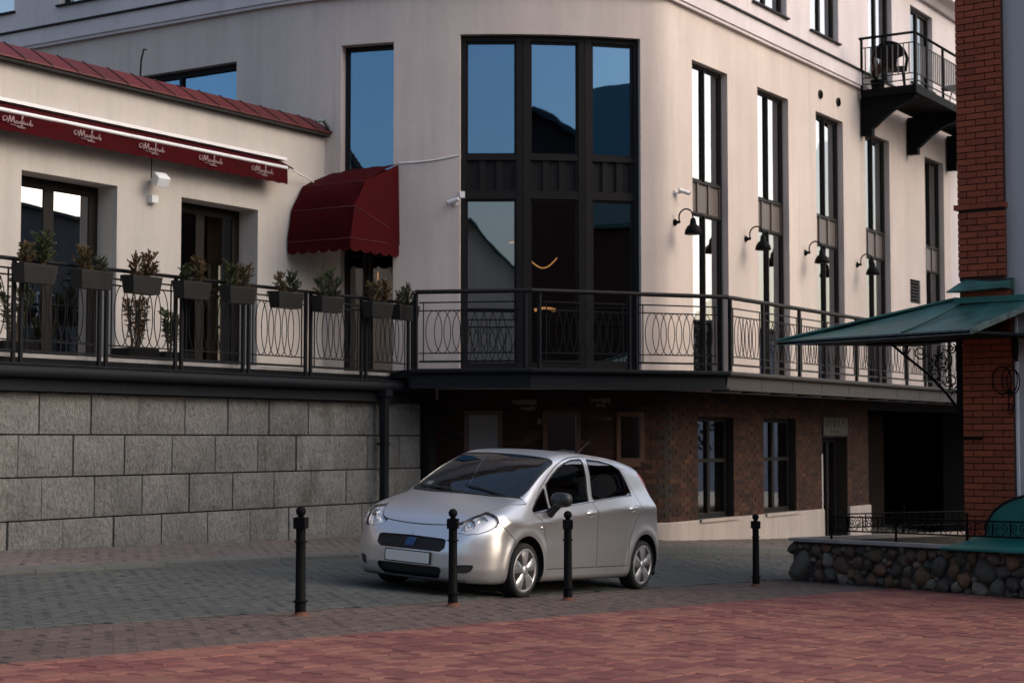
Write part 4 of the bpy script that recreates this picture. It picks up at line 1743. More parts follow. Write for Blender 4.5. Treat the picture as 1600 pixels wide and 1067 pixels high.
# ------------------------------------------------------------------ upper balcony with chair
ub = thing('upper_balcony', 'small black steel balcony on curved brackets high on the facade', 'balcony', (35.5, 12.3, 6.8))
UX0, UX1, UY = 32.88, 39.6, 11.38
mb = MB()
mb.box(UX0, UX1, UY, 12.45, 6.97, 7.05)
mb.build('deck', M['iron'], ub)
mb = MB()
mb.box(UX0 - .03, UX1, UY - .03, UY - .001, 6.91, 7.07)
mb.box(UX0 - .03, UX0 - .001, UY, 12.47, 6.91, 7.07)
mb.build('edge_beam', M['iron'], ub)
for x in (33.0, 35.75, 38.4):
    mb = MB()
    pr = [(12.57, 6.965), (UY + .05, 6.965), (UY + .05, 6.86), (UY + .14, 6.79)]
    for k in range(7):
        a = k / 6
        pr.append((UY + .20 + .70 * a, 6.76 - .42 * a ** 1.5))
    pr += [(12.34, 6.30), (12.34, 6.16), (12.57, 6.16)]
    mb.prism([(x, y, z) for y, z in pr], (.16, 0, 0))
    mb.build('bracket', M['iron'], ub)
ur = ub
for (x, y) in [(UX0, 12.5), (UX0, 12.05), (UX0, UY), (33.55, UY), (34.6, UY), (35.7, UY), (36.8, UY), (37.9, UY), (39.0, UY)]:
    mb = MB()
    mb.box(x - .022, x + .022, y - .022, y + .022, 6.95, 8.12)
    mb.build('post', M['iron'], ub)
mb = MB()
mb.tube([(UX0, 12.55, 8.13), (UX0, UY, 8.13), (UX1, UY, 8.13)], .028, 8)
mb.build('handrail', M['iron'], ub)
mb = MB()
for z in (7.17, 7.30, 7.92):
    mb.box(UX0 - .01, UX0 + .01, UY, 12.5, z, z + .02)
    mb.box(UX0, UX1, UY - .01, UY + .01, z, z + .02)
mb.build('rail_bar', M['rail_light'], ub)
M['baluster'] = mat('reflection_grey_baluster', (.12, .115, .11), .5, .1, 6, spec=.3)  # base grey lightened to paint in the bars' reflection
bar = MB().box(-.010, .010, -.010, .010, 0, .62).mesh('baluster', M['baluster'])
for y in np.arange(UY + .12, 12.5, .115):
    o = link('baluster', bar, ub, (UX0, y, 7.31), world_loc=True)
for x in np.arange(UX0 + .12, UX1, .115):
    o = link('baluster', bar, ub, (x, UY, 7.31), world_loc=True)

M['chair'] = mat('dark_brown_plastic', (.007, .005, .0045), .6, .1, 5, spec=.2)
cx, cy, cz = 33.36, 12.08, 7.05
ch = thing('plastic_chair', 'dark brown plastic garden chair on the upper balcony', 'chair', (cx, cy, cz), rotz=rad(-72))
ch.scale = (1.15, 1.15, 1.1)


def loc_build(mb, name, mt, parent):
    return mb.build(name, mt, parent, local=True)


# seat faces local +y; back at local -y
mb = MB()
mb.prism([(-.24, -.22, .42), (.24, -.22, .42), (.26, .24, .43), (-.26, .24, .43)], (0, 0, .03))
loc_build(mb, 'seat', M['chair'], ch)
mb = MB()
out = []
for k in range(15):
    a = PI * k / 14
    out.append((.27 * math.cos(a), .66 + .24 * math.sin(a)))
out = [(.13, .44), (.14, .58), (.24, .62)] + out + [(-.24, .62), (-.14, .58), (-.13, .44)]
mb.prism([(u, -.22 - (z - .45) * .22, z) for u, z in out], (0, -.03, 0))
loc_build(mb, 'backrest', M['chair'], ch)
for sx in (-1, 1):
    for sy in (-1, 1):
        mb = MB()
        mb.prism([(sx * .20, sy * .20, .43), (sx * .26, sy * .20, .43), (sx * .28, sy * .26, 0), (sx * .245, sy * .26, 0)], (0, .04, 0))
        loc_build(mb, 'leg', M['chair'], ch)
    mb = MB()
    mb.tube([(sx * .25, -.27, .74), (sx * .29, -.08, .68), (sx * .30, .14, .66), (sx * .285, .21, .58), (sx * .265, .22, .44)], .028, 8)
    loc_build(mb, 'armrest', M['chair'], ch)
fp = thing('potted_plant', 'small dark pot with reddish leaves on the upper balcony', 'plant', (33.05, 12.25, 7.05))
mb = MB()
mb.lathe([(.09, 0), (.12, .20), (.13, .20), (.13, .22), (.0, .22)], (33.05, 12.25, 7.05), 14)
mb.build('pot', M['planter_dark'], fp)
rn = random.Random(3)
mb = MB()
for k in range(40):
    sprig(mb, (33.05, 12.25, 7.27), (rn.uniform(-.4, .4), rn.uniform(-.4, .4), 1), rn.uniform(.2, .5), 0, rn, .02)
M['leaf_red'] = mat('reddish_leaf', (.085, .030, .015), .7, .3, 20)
mb.build('foliage', M['leaf_red'], fp)
# small table further along the balcony
tb = thing('balcony_table', 'dark small round table standing on the upper balcony behind the bars', 'table', (37.0, 11.9, 7.05))
mb = MB()
mb.lathe([(.30, .70), (.30, .73), (0, .73)], (37.0, 11.9, 7.05), 20)
mb.build('table_top', M['chair'], tb)
for k in range(3):
    a = 2 * PI * k / 3
    mb = MB()
    mb.tube([(37.0 + .05 * math.cos(a), 11.9 + .05 * math.sin(a), 7.75), (37.0 + .24 * math.cos(a), 11.9 + .24 * math.sin(a), 7.05)], .014, 6)
    mb.build('leg', M['chair'], tb)


# ------------------------------------------------------------------ planter boxes and conifers
def planter_box():
    t = thing('planter_box', '', 'planter', (0, 0, 0), 'grey planter boxes along the terrace railing')
    mb = MB()
    for s0, s1 in (((-.30, -.115), (.30, .115)),):
        a, b = .255, .225
        c, d = .105, .085
        z0, z1 = 0, .215
        vs = [(-b, -d, z0), (b, -d, z0), (b, d, z0), (-b, d, z0), (-a, -c, z1), (a, -c, z1), (a, c, z1), (-a, c, z1),
              (-a + .02, -c + .02, z1), (a - .02, -c + .02, z1), (a - .02, c - .02, z1), (-a + .02, c - .02, z1),
              (-a + .02, -c + .02, z1 - .05), (a - .02, -c + .02, z1 - .05), (a - .02, c - .02, z1 - .05), (-a + .02, c - .02, z1 - .05)]
        mb.add(vs, [(0, 3, 2, 1), (0, 1, 5, 4), (1, 2, 6, 5), (2, 3, 7, 6), (3, 0, 4, 7), (4, 5, 9, 8), (5, 6, 10, 9), (6, 7, 11, 10), (7, 4, 8, 11),
                    (8, 9, 13, 12), (9, 10, 14, 13), (10, 11, 15, 14), (11, 8, 12, 15)])
    for k in range(22):
        x = -.215 + .43 * k / 21
        mb.obox((x - .004, -.0855 - .003, .012), (.008, 0, 0), (0, .003, 0), (0, -.017, .18))
    mb.build('box', M['planter'], t, local=True)
    mb = MB()
    mb.box(-.233, .233, -.083, .083, .13, .185)
    mb.build('soil', M['soil'], t, local=True)
    mb = MB()
    for x in (-.17, .17):
        mb.tube([(x, -.10, .21), (x, .13, .225), (x, .19, .225), (x, .19, .15)], .008, 5)
    mb.build('hook', M['iron'], t, local=True)
    return t


def conifer(h, w, seed, top=1.0):
    """upright dwarf conifer: stem and tufts of sprigs; local coordinates"""
    rn = random.Random(seed)
    st = MB()
    st.tube([(0, 0, 0), (.01, 0, h * .5), (0, .01, h * .85)], [.010, .008, .003], 6)
    lf = MB()
    shoots = []
    for k in range(34):
        a = rn.uniform(0, 2 * PI)
        t = rn.uniform(.08, .9)
        r = w * (1 - abs(t - .42) ** 1.5 * .9) * rn.uniform(.4, 1.05)
        z = h * t
        tip = Vector((math.cos(a) * r, math.sin(a) * r, z + h * rn.uniform(.05, .22)))
        root = Vector((math.cos(a) * .01, math.sin(a) * .01, z * .8))
        shoots.append((root, tip))
    shoots.append((Vector((0, 0, h * .5)), Vector((rn.uniform(-.02, .02), 0, h * 1.02 * top))))
    for root, tip in shoots:
        st.tube([root, (root + tip) / 2 + Vector((0, 0, -.01)), tip], [.004, .003, .0015], 4, cap=False)
        n = 14
        for i in range(n):
            t = .25 + .75 * i / n
            p = root.lerp(tip, t)
            dd = (tip - root).normalized() + Vector((rn.uniform(-1, 1), rn.uniform(-1, 1), rn.uniform(-.3, 1))) * .9
            sprig(lf, p, dd, rn.uniform(.035, .065), 0, rn, .010)
    return st, lf


def conifer_thing(proto, loc, sc, label, rot, group):
    c = copy_tree(proto)
    c.location = loc
    c.scale = sc
    c.rotation_euler = (0, 0, rot)
    c['label'] = label
    c['group'] = group
    return c


protos = []
for s in range(5):
    t = thing('dwarf_conifer', '', 'plant', (0, 0, 0))
    st, lf = conifer(.36, .125, 100 + s)
    st.build('stem', M['twig'], t, local=True)
    lf.build('foliage', M['leaf_rust'] if s not in (1, 3) else M['leaf_green'], t, local=True)
    protos.append(t)
for s in (3,):
    pass
BX = [(55, 405), (144, 420), (222, 432), (300, 438), (372, 450), (447, 457), (512, 462), (590, 470), (632, 478)]
where = ['nearest the left picture edge', 'beside the jamb of the wide left door', 'before the bare wall between the doors', 'left of the dark second terrace door',
         'in front of the dark second terrace door', 'below the left end of the box awning', 'under the middle of the box awning', 'just before the awning door', 'at the end of the terrace railing']
pb = planter_box()
n = 0
used = [False] * 5
for k, (px, py) in enumerate(BX):
    x = x_at(px, 15.03, py)
    t = pb if k == 0 else copy_tree(pb)
    t.location = (x, 15.03, 1.765)
    t.rotation_euler = (0, 0, (hash2(k, 3) - .5) * .06)
    t['label'] = 'grey planter box ' + where[k]
    for side in (-1, 1):
        i = (k * 2 + (side > 0)) % 5
        if k in (6, 8):
            i = 3
        s = (.66 + .42 * hash2(k, side)) * (1.12 if k == 0 else 1)
        lab = ('left ' if side < 0 else 'right ') + ('green' if i in (1, 3) else 'rusty green') + ' dwarf conifer in the planter ' + where[k]
        conifer_thing(protos[i], (x + side * .115 + (hash2(k, side, 2) - .5) * .04, 15.03, 1.925), (s * 1.1, s * 1.1, s * (.92 + .25 * hash2(k, side, 5))), lab, hash2(k, side, 7) * 6, 'dwarf conifers in the planter boxes')
for t in protos:
    for c in list(t.children):
        bpy.data.objects.remove(c)
    bpy.data.objects.remove(t)


# taller shrubs in boxes on the terrace floor
def floor_shrub(x, y, h, w, seed, lab, leaf):
    t = thing('terrace_shrub', lab, 'shrub', (x, y, .985))
    rn = random.Random(seed)
    st, lf = MB(), MB()
    for k in range(11):
        a = rn.uniform(0, 2 * PI)
        r = rn.uniform(.1, w)
        tip = Vector((math.cos(a) * r, math.sin(a) * r * .6, h * rn.uniform(.6, 1)))
        base = Vector((math.cos(a) * .05, math.sin(a) * .04, .0))
        mid = (base + tip) / 2 + Vector((rn.uniform(-.04, .04), 0, .08))
        st.tube([base, mid, tip], [.010, .007, .003], 5)
        for i in range(42):
            t_ = .2 + .8 * rn.random()
            p = base.lerp(mid, t_ * 2) if t_ < .5 else mid.lerp(tip, t_ * 2 - 1)
            sprig(lf, p, (rn.uniform(-1, 1), rn.uniform(-1, 1), rn.uniform(-.2, 1.2)), rn.uniform(.05, .11), 0, rn, .014)
    st.build('stem', M['twig'], t, local=True)
    lf.build('foliage', leaf, t, local=True)
    p = thing('floor_planter', 'black planter box on the terrace floor under the ' + lab.split(' with')[0], 'planter', (x, y, .98))
    mb = MB()
    mb.box(-.28, .28, -.16, .16, 0, .19)
    mb.build('box', M['planter_dark'], p, local=True, bevel=.01)
    t.location.z = 1.16


floor_shrub(x_at(212, 16.1, 520), 16.1, .78, .26, 5, 'bare tall shrub with loose pinkish twigs behind the railing', M['leaf_rust'])
floor_shrub(x_at(20, 16.2, 520), 16.2, .85, .34, 6, 'dense green shrub with low branches at the left picture edge', M['leaf_green'])
floor_shrub(x_at(268, 16.4, 520), 16.4, .62, .24, 7, 'small dark shrub with short twigs before the second door', M['leaf_green'])


# ------------------------------------------------------------------ brick house on the right
def V2(px, t):
    u = (px - 800) / FOC
    return np.array([(FWD[0] + u * RGT[0]) * t, (FWD[1] + u * RGT[1]) * t])


def zof(py, t):
    d = ray(800, py)
    return d[2] * t / (d[0] * FWD[0] + d[1] * FWD[1])


TB = 21.5
D1 = np.array([.08, .9968])
DU = -D1                                     # along the face, to the right in the picture
DN = np.array([-D1[1], D1[0]])               # out of the face
P0 = V2(1505, TB)
right = thing('brick_house', 'white walled house with an orange red brick pillar at its corner', 'building', (P0[0] + .4, P0[1] - 1.5, -1.9))


def RP(u, w, z):
    q = P0 + DU * u + DN * w
    return (q[0], q[1], z)


def rbox(mb, u0, u1, w0, w1, z0, z1, m=0):
    o = RP(u0, w0, z0)
    return mb.obox(o, (*(DN * (w1 - w0)), 0), (*(DU * (u1 - u0)), 0), (0, 0, z1 - z0), m)


Z_LOW, Z_CAN = -1.45, 1.80
PW = .645
mb = MB()
rbox(mb, 0, PW, -.30, -.012, -2.2, 1.98)
rbox(mb, -.035, PW - .09, -.30, -.022, 1.98, 8.2)
pil = mb.build('pillar', M['mortar_red'], right)
mb = MB()
rbox(mb, PW - .16, 9.0, -3.5, -.10, -2.2, 8.2)
mb.build('wall', M['plaster_grey'], right)
mb = MB()
rbox(mb, PW + .005, PW + .035, -.099, -.06, -1.5, 1.5)
mb.build('corner_trim', M['white_metal'], right)
bme = MB().box(-.5, .5, -.022, 0, 0, 1).mesh('brick', M['brick_red'])
ang = math.atan2(DU[1], DU[0])
SL, SH = .258, .0820


def pillar_bricks(z0, z1, u0, u1, wf):
    z = z0
    r = 0
    while z < z1 - .03:
        h = SH - .013
        cuts = [u0]
        s = u0 + (SL / 2 if r % 2 else SL)
        while s < u1 - .05:
            cuts.append(s)
            s += SL
        cuts.append(u1)
        for a, b in zip(cuts, cuts[1:]):
            c = RP((a + b) / 2, wf + (hash2(a * 9, z * 5) - .5) * .006, z)
            link('brick', bme, pil, c, (0, 0, ang + (hash2(z, a, 4) - .5) * .012), (b - a - .012, 1, h), world_loc=True)
        z += SH
        r += 1


pillar_bricks(-1.45, 1.50, .0, PW, .0)
pillar_bricks(2.03, 2.87, -.04, PW - .06, -.010)
pillar_bricks(2.955, 5.75, -.04, PW - .085, -.012)
mb = MB()
for k in range(3):
    a = -.08 + k * (PW + .02) / 3
    rbox(mb, a, a + (PW + .02) / 3 - .008, -.1, .03, 2.88, 2.945)
mb.build('corbel_course', M['brick_red'], pil)
mb = MB()
rbox(mb, -.02, PW - .02, -.1, .012, 1.755, 1.84)
mb.build('brick_band', M['brick_red'], pil)
mb = MB()
a0, a1 = -.14, PW + .01
mb.add([RP(a0, .16, 1.845), RP(a1 - .05, .16, 1.875), RP(a1, -.08, 2.0), RP(.03, -.02, 2.0), RP(a0, .16, 1.83), RP(a1 - .05, .16, 1.86), RP(a1, -.08, 1.85), RP(.03, -.3, 1.85)],
       [(0, 1, 2, 3), (4, 7, 6, 5), (0, 4, 5, 1), (1, 5, 6, 2), (3, 7, 4, 0), (2, 6, 7, 3)])
mb.build('cap_flashing', M['copper'], pil)

# sloping green canopy
can = thing('metal_canopy', 'weathered green sheet metal canopy jutting out from the brick pillar', 'canopy', (*V2(1450, 21.5), 1.3))
ZE = 1.285
E1, E2 = V2(1214, ZE * FOC / 151.5), V2(1521, ZE * FOC / 171)
T1, T3 = V2(1497, 21.7), V2(1650, 20.9)
BK1 = T1 + np.array([1.1, .9])
roof = [(*E1, ZE), (*E2, ZE), (*T3, 1.755), (*T1, 1.765)]
cen = np.mean(np.array(roof), 0)


def roofpt(s, t):
    """s along the eave 0..1, t from eave to wall"""
    e_ = np.array(roof[0]) * (1 - s) + np.array(roof[1]) * s
    w_ = np.array(roof[3]) * (1 - s) + np.array(roof[2]) * s
    return e_ * (1 - t) + w_ * t


mb = MB()
NS, NT = 18, 8
vs, fs = [], []
for i in range(NS + 1):
    for j in range(NT + 1):
        p = roofpt(i / NS, j / NT)
        vs.append((p[0], p[1], p[2] - .03 * math.sin(PI * j / NT) + (hash2(i, j, 3) - .5) * .012))
for i in range(NS):
    for j in range(NT):
        k = i * (NT + 1) + j
        fs.append((k, k + NT + 1, k + NT + 2, k + 1))
mb.add(vs, fs, 0, True)
# back slope of the hip
mb.add([roof[0], roof[3], (*BK1, ZE)], [(0, 1, 2)])
mb.build('roof_sheet', M['copper'], can)
mb = MB()
mb.prism([(*E1, ZE - .045), (*E2, ZE - .045), (*T3, ZE - .045), (*T1, ZE - .045), (*BK1, ZE - .045)], (0, 0, .03))
mb.build('soffit', M['fascia'], can)
mb = MB()
mb.obox((E1[0], E1[1], ZE - .055), (E2[0] - E1[0], E2[1] - E1[1], 0), tuple(np.array([-(E2 - E1)[1], (E2 - E1)[0]]) / np.linalg.norm(E2 - E1) * .02) + (0,), (0, 0, .06))
mb.obox((E2[0], E2[1], ZE - .055), (T3[0] - E2[0], T3[1] - E2[1], .475), (.0, .03, 0), (0, 0, .07))
mb.build('eave_edge', M['copper_edge'], can)
for (s0, s1) in ((.62, .16),):
    mb = MB()
    a, b = roofpt(.66, .01), roofpt(.14, .99)
    mb.tube([tuple(a + (b - a) * t + np.array([0, 0, .012 - .03 * math.sin(PI * t)])) for t in np.linspace(0, 1, 9)], .016, 6)
    mb.build('standing_seam', M['copper'], can)
mb = MB()
mb.tube([(*E1, ZE + .01), tuple(np.array(roof[3]) + np.array([0, 0, .015]))], .02, 6)
mb.build('ridge', M['copper'], can)
mb = MB()
rbox(mb, -.10, 1.3, -.09, .02, 1.70, 1.775)
mb.build('wall_flashing', M['teal'], can)


def spiral(c, r0, r1, a0, turns, n=26):
    return [(c[0] + (r0 + (r1 - r0) * k / n) * math.cos(a0 + turns * 2 * PI * k / n), c[1] + (r0 + (r1 - r0) * k / n) * math.sin(a0 + turns * 2 * PI * k / n)) for k in range(n + 1)]


# wrought iron bracket in the plane of the pillar face, reaching out under the canopy
brk = thing('iron_bracket', 'black wrought iron bracket with scrolls under the green canopy', 'bracket', RP(-.03, .03, .4))


def BPt(u, z): return RP(-u, .03, z)


def bracket_part(name, line, r):
    mb = MB()
    mb.tube([BPt(u, z) for u, z in line], r, 6)
    mb.build(name, M['iron'], brk)


mb = MB()
mb.obox(RP(-.075, -.02, .30), (*(DN * .05), 0), (*(DU * .07), 0), (0, 0, .95))
mb.build('upright', M['iron'], brk)
bracket_part('strut', [(.95, 1.22), (.72, 1.03), (.45, .82), (.20, .56), (.05, .36)], .018)
bracket_part('top_bar', [(1.3, 1.225), (.05, 1.225)], .016)
for c, r0, r1, a, tn in (((.26, .98), .15, .03, PI * .5, 1.6), ((.16, .74), .10, .02, 0, -1.5), ((.55, 1.10), .10, .02, PI, 1.4), ((.36, .80), .08, .02, .5, 1.3), ((.14, 1.13), .07, .015, 2, 1.5), ((.75, 1.15), .06, .015, 3, 1.4)):
    bracket_part('scroll', spiral(c, r0, r1, a, tn), .009)
for c in ((.30, 1.05), (.20, .90), (.38, .95), (.12, .62)):
    mb = MB()
    q = BPt(*c)
    for k in range(5):
        a = k * 1.26
        mb.add([q, BPt(c[0] + .05 * math.cos(a - .3), c[1] + .05 * math.sin(a - .3)), BPt(c[0] + .09 * math.cos(a), c[1] + .09 * math.sin(a)), BPt(c[0] + .05 * math.cos(a + .3), c[1] + .05 * math.sin(a + .3))], [(0, 1, 2, 3)])
    mb.build('iron_leaf', M['iron'], brk)
# looped iron ornament at the right edge of the pillar
orn = thing('iron_ornament', 'black wrought iron loops hanging at the right edge of the brick pillar', 'ornament', RP(PW - .05, .05, .7))
for k, (u, z, w, h) in enumerate(((-.10, .72, .24, .34), (.0, .72, .20, .34), (.05, .70, .16, .30), (.03, .45, .08, .20), (.02, .36, .06, .12))):
    mb = MB()
    mb.tube([RP(PW - .02 + u + w / 2 * math.cos(t), .05 + .012 * k, z + h / 2 * math.sin(t)) for t in np.linspace(0, 2 * PI, 25)[:-1]], .008, 6, closed=True)
    mb.build('loop', M['iron'], orn)
mb = MB()
mb.tube([RP(PW - .02, .0, .56), RP(PW - .02, .07, .56)], .03, 8)
mb.build('hook', M['iron'], orn)
mb = MB()
mb.tube([RP(.0, .0, .0), RP(.0, .06, .0), RP(.27, .07, .0)], .016, 6)
setp(mb.build('iron_peg', M['iron'], None, loc=RP(0, 0, 0)), 'short black iron bar sticking out on the brick pillar', 'bar')
# second bracket end under the canopy by the white wall
mb = MB()
q = [(c[0], c[1]) for c in spiral((0, 0), .17, .03, PI * .8, 1.7)]
mb.tube([RP(PW + .08 + a * .25, .12 + a, 1.12 + b) for a, b in q], .02, 6)
mb.tube([RP(PW + .05, .0, .95), RP(PW + .05, .0, 1.25), RP(PW + .1, .6, 1.25)], .02, 6)
setp(mb.build('iron_scroll', M['iron'], None, loc=RP(PW + .05, 0, .95)), 'black iron scroll under the canopy beside the white wall', 'bracket')

# ------------------------------------------------------------------ rubble wall, iron fence and green hood
SA, SB = np.array(STONE_A), np.array(STONE_B)
SLEN = float(np.linalg.norm(SB - SA))
SD = (SB - SA) / SLEN                      # along the face, to the right in the picture
SN = np.array([SD[1], -SD[0]])             # outward, towards the camera
if SN[0] > 0:
    SN = -SN


def SP(s, w, z):
    q = SA + SD * s + SN * w
    return (q[0], q[1], z)


def ztop(s): return -1.365 + .020 * s


stw = thing('rubble_wall', 'low rubble wall of rounded field stones with a pale coping', 'wall', (*(SA + SD * 2.5), -1.95))
K1 = np.array([24.6, 7.95])                # far end of the rear coping
mb = MB()
n = 12
for i in range(n):
    s0, s1 = SLEN * i / n, SLEN * (i + 1) / n
    mb.add([SP(s0, -.045, -2.2), SP(s1, -.045, -2.2), SP(s1, -.045, ztop(s1) - .05), SP(s0, -.045, ztop(s0) - .05), SP(s0, -.35, -2.2), SP(s1, -.35, -2.2), SP(s1, -.35, ztop(s1) - .05), SP(s0, -.35, ztop(s0) - .05)],
           [(0, 1, 2, 3), (3, 2, 6, 7), (5, 4, 7, 6)])
e_ = (K1 - SA) / np.linalg.norm(K1 - SA)
nb = np.array([-e_[1], e_[0]])
mb.obox((SA[0] - .02, SA[1] - .10, -2.2), (*(e_ * 6), 0), (*(nb * .08), 0), (0, 0, .79))
mb.add([SP(SLEN, -.045, -2.2), SP(SLEN, -.35, -2.2), SP(SLEN, -.35, ztop(SLEN) - .05), SP(SLEN, -.045, ztop(SLEN) - .05)], [(0, 1, 2, 3)])
mb.build('core', M['rubble_mortar'], stw)
mb = MB()
for i in range(n):
    s0, s1 = SLEN * i / n, SLEN * (i + 1) / n
    z0, z1 = ztop(s0), ztop(s1)
    mb.add([SP(s0, .04, z0 - .045), SP(s1 - .006, .04, z1 - .045), SP(s1 - .006, .04, z1), SP(s0, .04, z0), SP(s0, -.12, z0 - .045), SP(s1 - .006, -.12, z1 - .045), SP(s1 - .006, -.12, z1), SP(s0, -.12, z0)],
           [(0, 1, 2, 3), (3, 2, 6, 7), (5, 4, 7, 6), (1, 5, 6, 2), (4, 0, 3, 7)])
mb.build('coping', M['plinth'], stw)
mb = MB()
a = SA + e_ * .12
mb.obox((a[0], a[1], ztop(0) - .05), (*(e_ * 5.5), .02), (*(nb * .10), 0), (0, 0, .048))
mb.build('coping', M['plinth'], stw)
mb = MB()
q = [SA - SN * .3 + SD * .2, SA + SD * SLEN - SN * .3, SA + SD * SLEN + np.array([6, 0]), np.array([26.5, 7.0])]
mb.prism([(p[0], p[1], -1.9) for p in q], (0, 0, .36))
soil = setp(mb.build('flower_bed', M['soil'], None, loc=(22.5, 7.5, -1.6)), kind='structure')

st_meshes = []
for k in range(9):
    rn = random.Random(50 + k)
    bm = bmesh.new()
    bmesh.ops.create_icosphere(bm, subdivisions=2, radius=1)
    dirs = [Vector((rn.uniform(-1, 1), rn.uniform(-1, 1), rn.uniform(-1, 1))).normalized() for _ in range(11)]
    offs = [rn.uniform(.46, .86) for _ in range(11)]
    for v in bm.verts:
        p = v.co.copy()
        for d_, o_ in zip(dirs, offs):
            dd = p.dot(d_)
            if dd > o_:
                p -= d_ * (dd - o_) * .85
        v.co = p * rn.uniform(.985, 1.015)
    me = bpy.data.meshes.new('stone')
    bm.to_mesh(me)
    bm.free()
    me.materials.append(M['stone'])
    for p_ in me.polygons:
        p_.use_smooth = True
    st_meshes.append(me)
rn = random.Random(11)
placed = [(.22, -1.73, .19, .23)]
target = [(.135, .11, 7), (.108, .088, 40), (.085, .07, 85), (.06, .05, 130), (.04, .034, 60)]
for rw, rh, cnt in target:
    tries = 0
    got = 0
    while got < cnt and tries < 5000:
        tries += 1
        a, b = rw * rn.uniform(.8, 1.25), rh * rn.uniform(.8, 1.15)
        s = rn.uniform(.02, SLEN - .05)
        gz = float(zg(*(SA + SD * s)))
        z = rn.uniform(gz + b * .75, ztop(s) - .055 - b * .9)
        ok = True
        for (s2, z2, a2, b2) in placed:
            dx, dz = (s - s2) / (a + a2), (z - z2) / (b + b2)
            if dx * dx + dz * dz < .93:
                ok = False
                break
        if ok:
            placed.append((s, z, a, b))
            got += 1
sang = math.atan2(SD[1], SD[0])
vis = sorted(placed, key=lambda p: -p[2])
for k, (s, z, a, b) in enumerate(vis[:300]):
    c = SP(s, -.05 + .02 * hash2(s * 3, z * 9), z)
    link('stone', st_meshes[k % 9], stw, c, (0, rn.uniform(-.35, .35), sang + rn.uniform(-.2, .2)), (a * 1.30, min(a, b) * .95 + .02, b * 1.30), world_loc=True)


def scroll_fence(root, pt, L, zb, zt, posts, mt):
    """low wrought fence: pt(s, z) gives a point, scroll pairs between two rails"""
    mb = MB()
    mb.tube([pt(0, zt), pt(L, zt)], .011, 6)
    mb.build('top_rail', mt, root)
    mb = MB()
    mb.tube([pt(0, zb), pt(L, zb)], .011, 6)
    mb.build('bottom_rail', mt, root)
    for s in posts:
        mb = MB()
        mb.tube([pt(s, zb - .16), pt(s, zt + .05)], .017, 8)
        mb.lathe([(.0, -.025), (.022, -.012), (.022, .012), (0, .025)], tuple(np.array(pt(s, zt + .075))), 8)
        mb.build('post', mt, root)
    h = zt - zb
    s = .09
    while s < L - .05:
        for sg in (-1, 1):
            mb = MB()
            c = (s + sg * h * .33 + h * .45, (zb + zt) / 2 + h * .08)
            mb.tube([pt(a, b) for a, b in [(s + h * .45 + sg * h * .05, zb)] + spiral(c, h * .34, h * .07, (-PI * .5 if sg > 0 else -PI * .5), sg * 1.35, 18)], .0055, 5)
            mb.build('scroll', mt, root)
        mb = MB()
        mb.tube([pt(s - h * .22, zb), pt(s - h * .22, zt)], .008, 5)
        mb.build('bar', mt, root)
        s += h * 1.55


fn = thing('iron_fence', 'low black wrought iron scroll fence on the front coping of the rubble wall', 'fence', SP(.7, -.1, -1.36))
scroll_fence(fn, lambda s, z: SP(.72 + s, -.11, z + ztop(.72 + s)), SLEN - 1.0, .115, .30, [0, 1.25, 2.5, 3.75], M['iron'])
fb = thing('iron_fence', 'low black wrought iron scroll fence on the rear coping with a round arch', 'fence', (SA[0] + .5, SA[1], -1.36))


def RPt(s, z):
    q = SA + e_ * (.75 + s) - nb * -.12
    return (q[0], q[1], ztop(0) + z)


scroll_fence(fb, RPt, 3.9, .115, .30, [0, 1.3, 2.6, 3.9], M['iron'])
mb = MB()
mb.tube([RPt(3.1 + .16 * math.cos(t), .30 + .13 * math.sin(t)) for t in np.linspace(0, PI, 13)], .012, 6)
mb.build('arch', M['iron'], fb)

hood = thing('green_hood', 'teal painted sheet metal hood with curved top behind the scroll fence', 'hood', SP(3.9, -.5, -1.3))
s_l = 2.96                                   # left corner of the skirt along the wall
mb = MB()
L = SLEN - s_l + .04
zz = lambda s: ztop(s)
ns = 10
vs, fs = [], []
for i in range(ns + 1):
    s = s_l + L * i / ns
    vs += [SP(s, .10, zz(s) - .03), SP(s + (.22 if i == 0 else 0), -.06, zz(s) + .045), SP(s + (.34 if i == 0 else 0), -.24, zz(s) + .12), SP(s, .10, zz(s) - .055)]
for i in range(ns):
    k = 4 * i
    fs += [(k, k + 4, k + 5, k + 1), (k + 1, k + 5, k + 6, k + 2), (k + 3, k + 7, k + 4, k)]
mb.add(vs, fs)
mb.build('skirt', M['teal'], hood)
mb = MB()
c_s, hw, hh = s_l + 1.44, 1.0, .52
vs, fs = [], []
NA = 20
for i in range(NA + 1):
    a = PI * i / NA
    for w in (-.26, -.9):
        vs.append(SP(c_s - hw * math.cos(a), w, ztop(c_s) + .10 + hh * math.sin(a) ** .85))
for i in range(NA):
    fs.append((2 * i, 2 * i + 1, 2 * i + 3, 2 * i + 2))
fs.append(tuple(range(0, 2 * NA + 2, 2)))
mb.add(vs, fs)
mb.build('curved_top', M['teal'], hood)
mb = MB()
mb.tube([SP(c_s - (hw + .012) * math.cos(a), -.25, ztop(c_s) + .10 + (hh + .012) * math.sin(a) ** .85) for a in np.linspace(0, PI, 25)], .014, 6)
mb.build('rim', M['fascia'], hood)


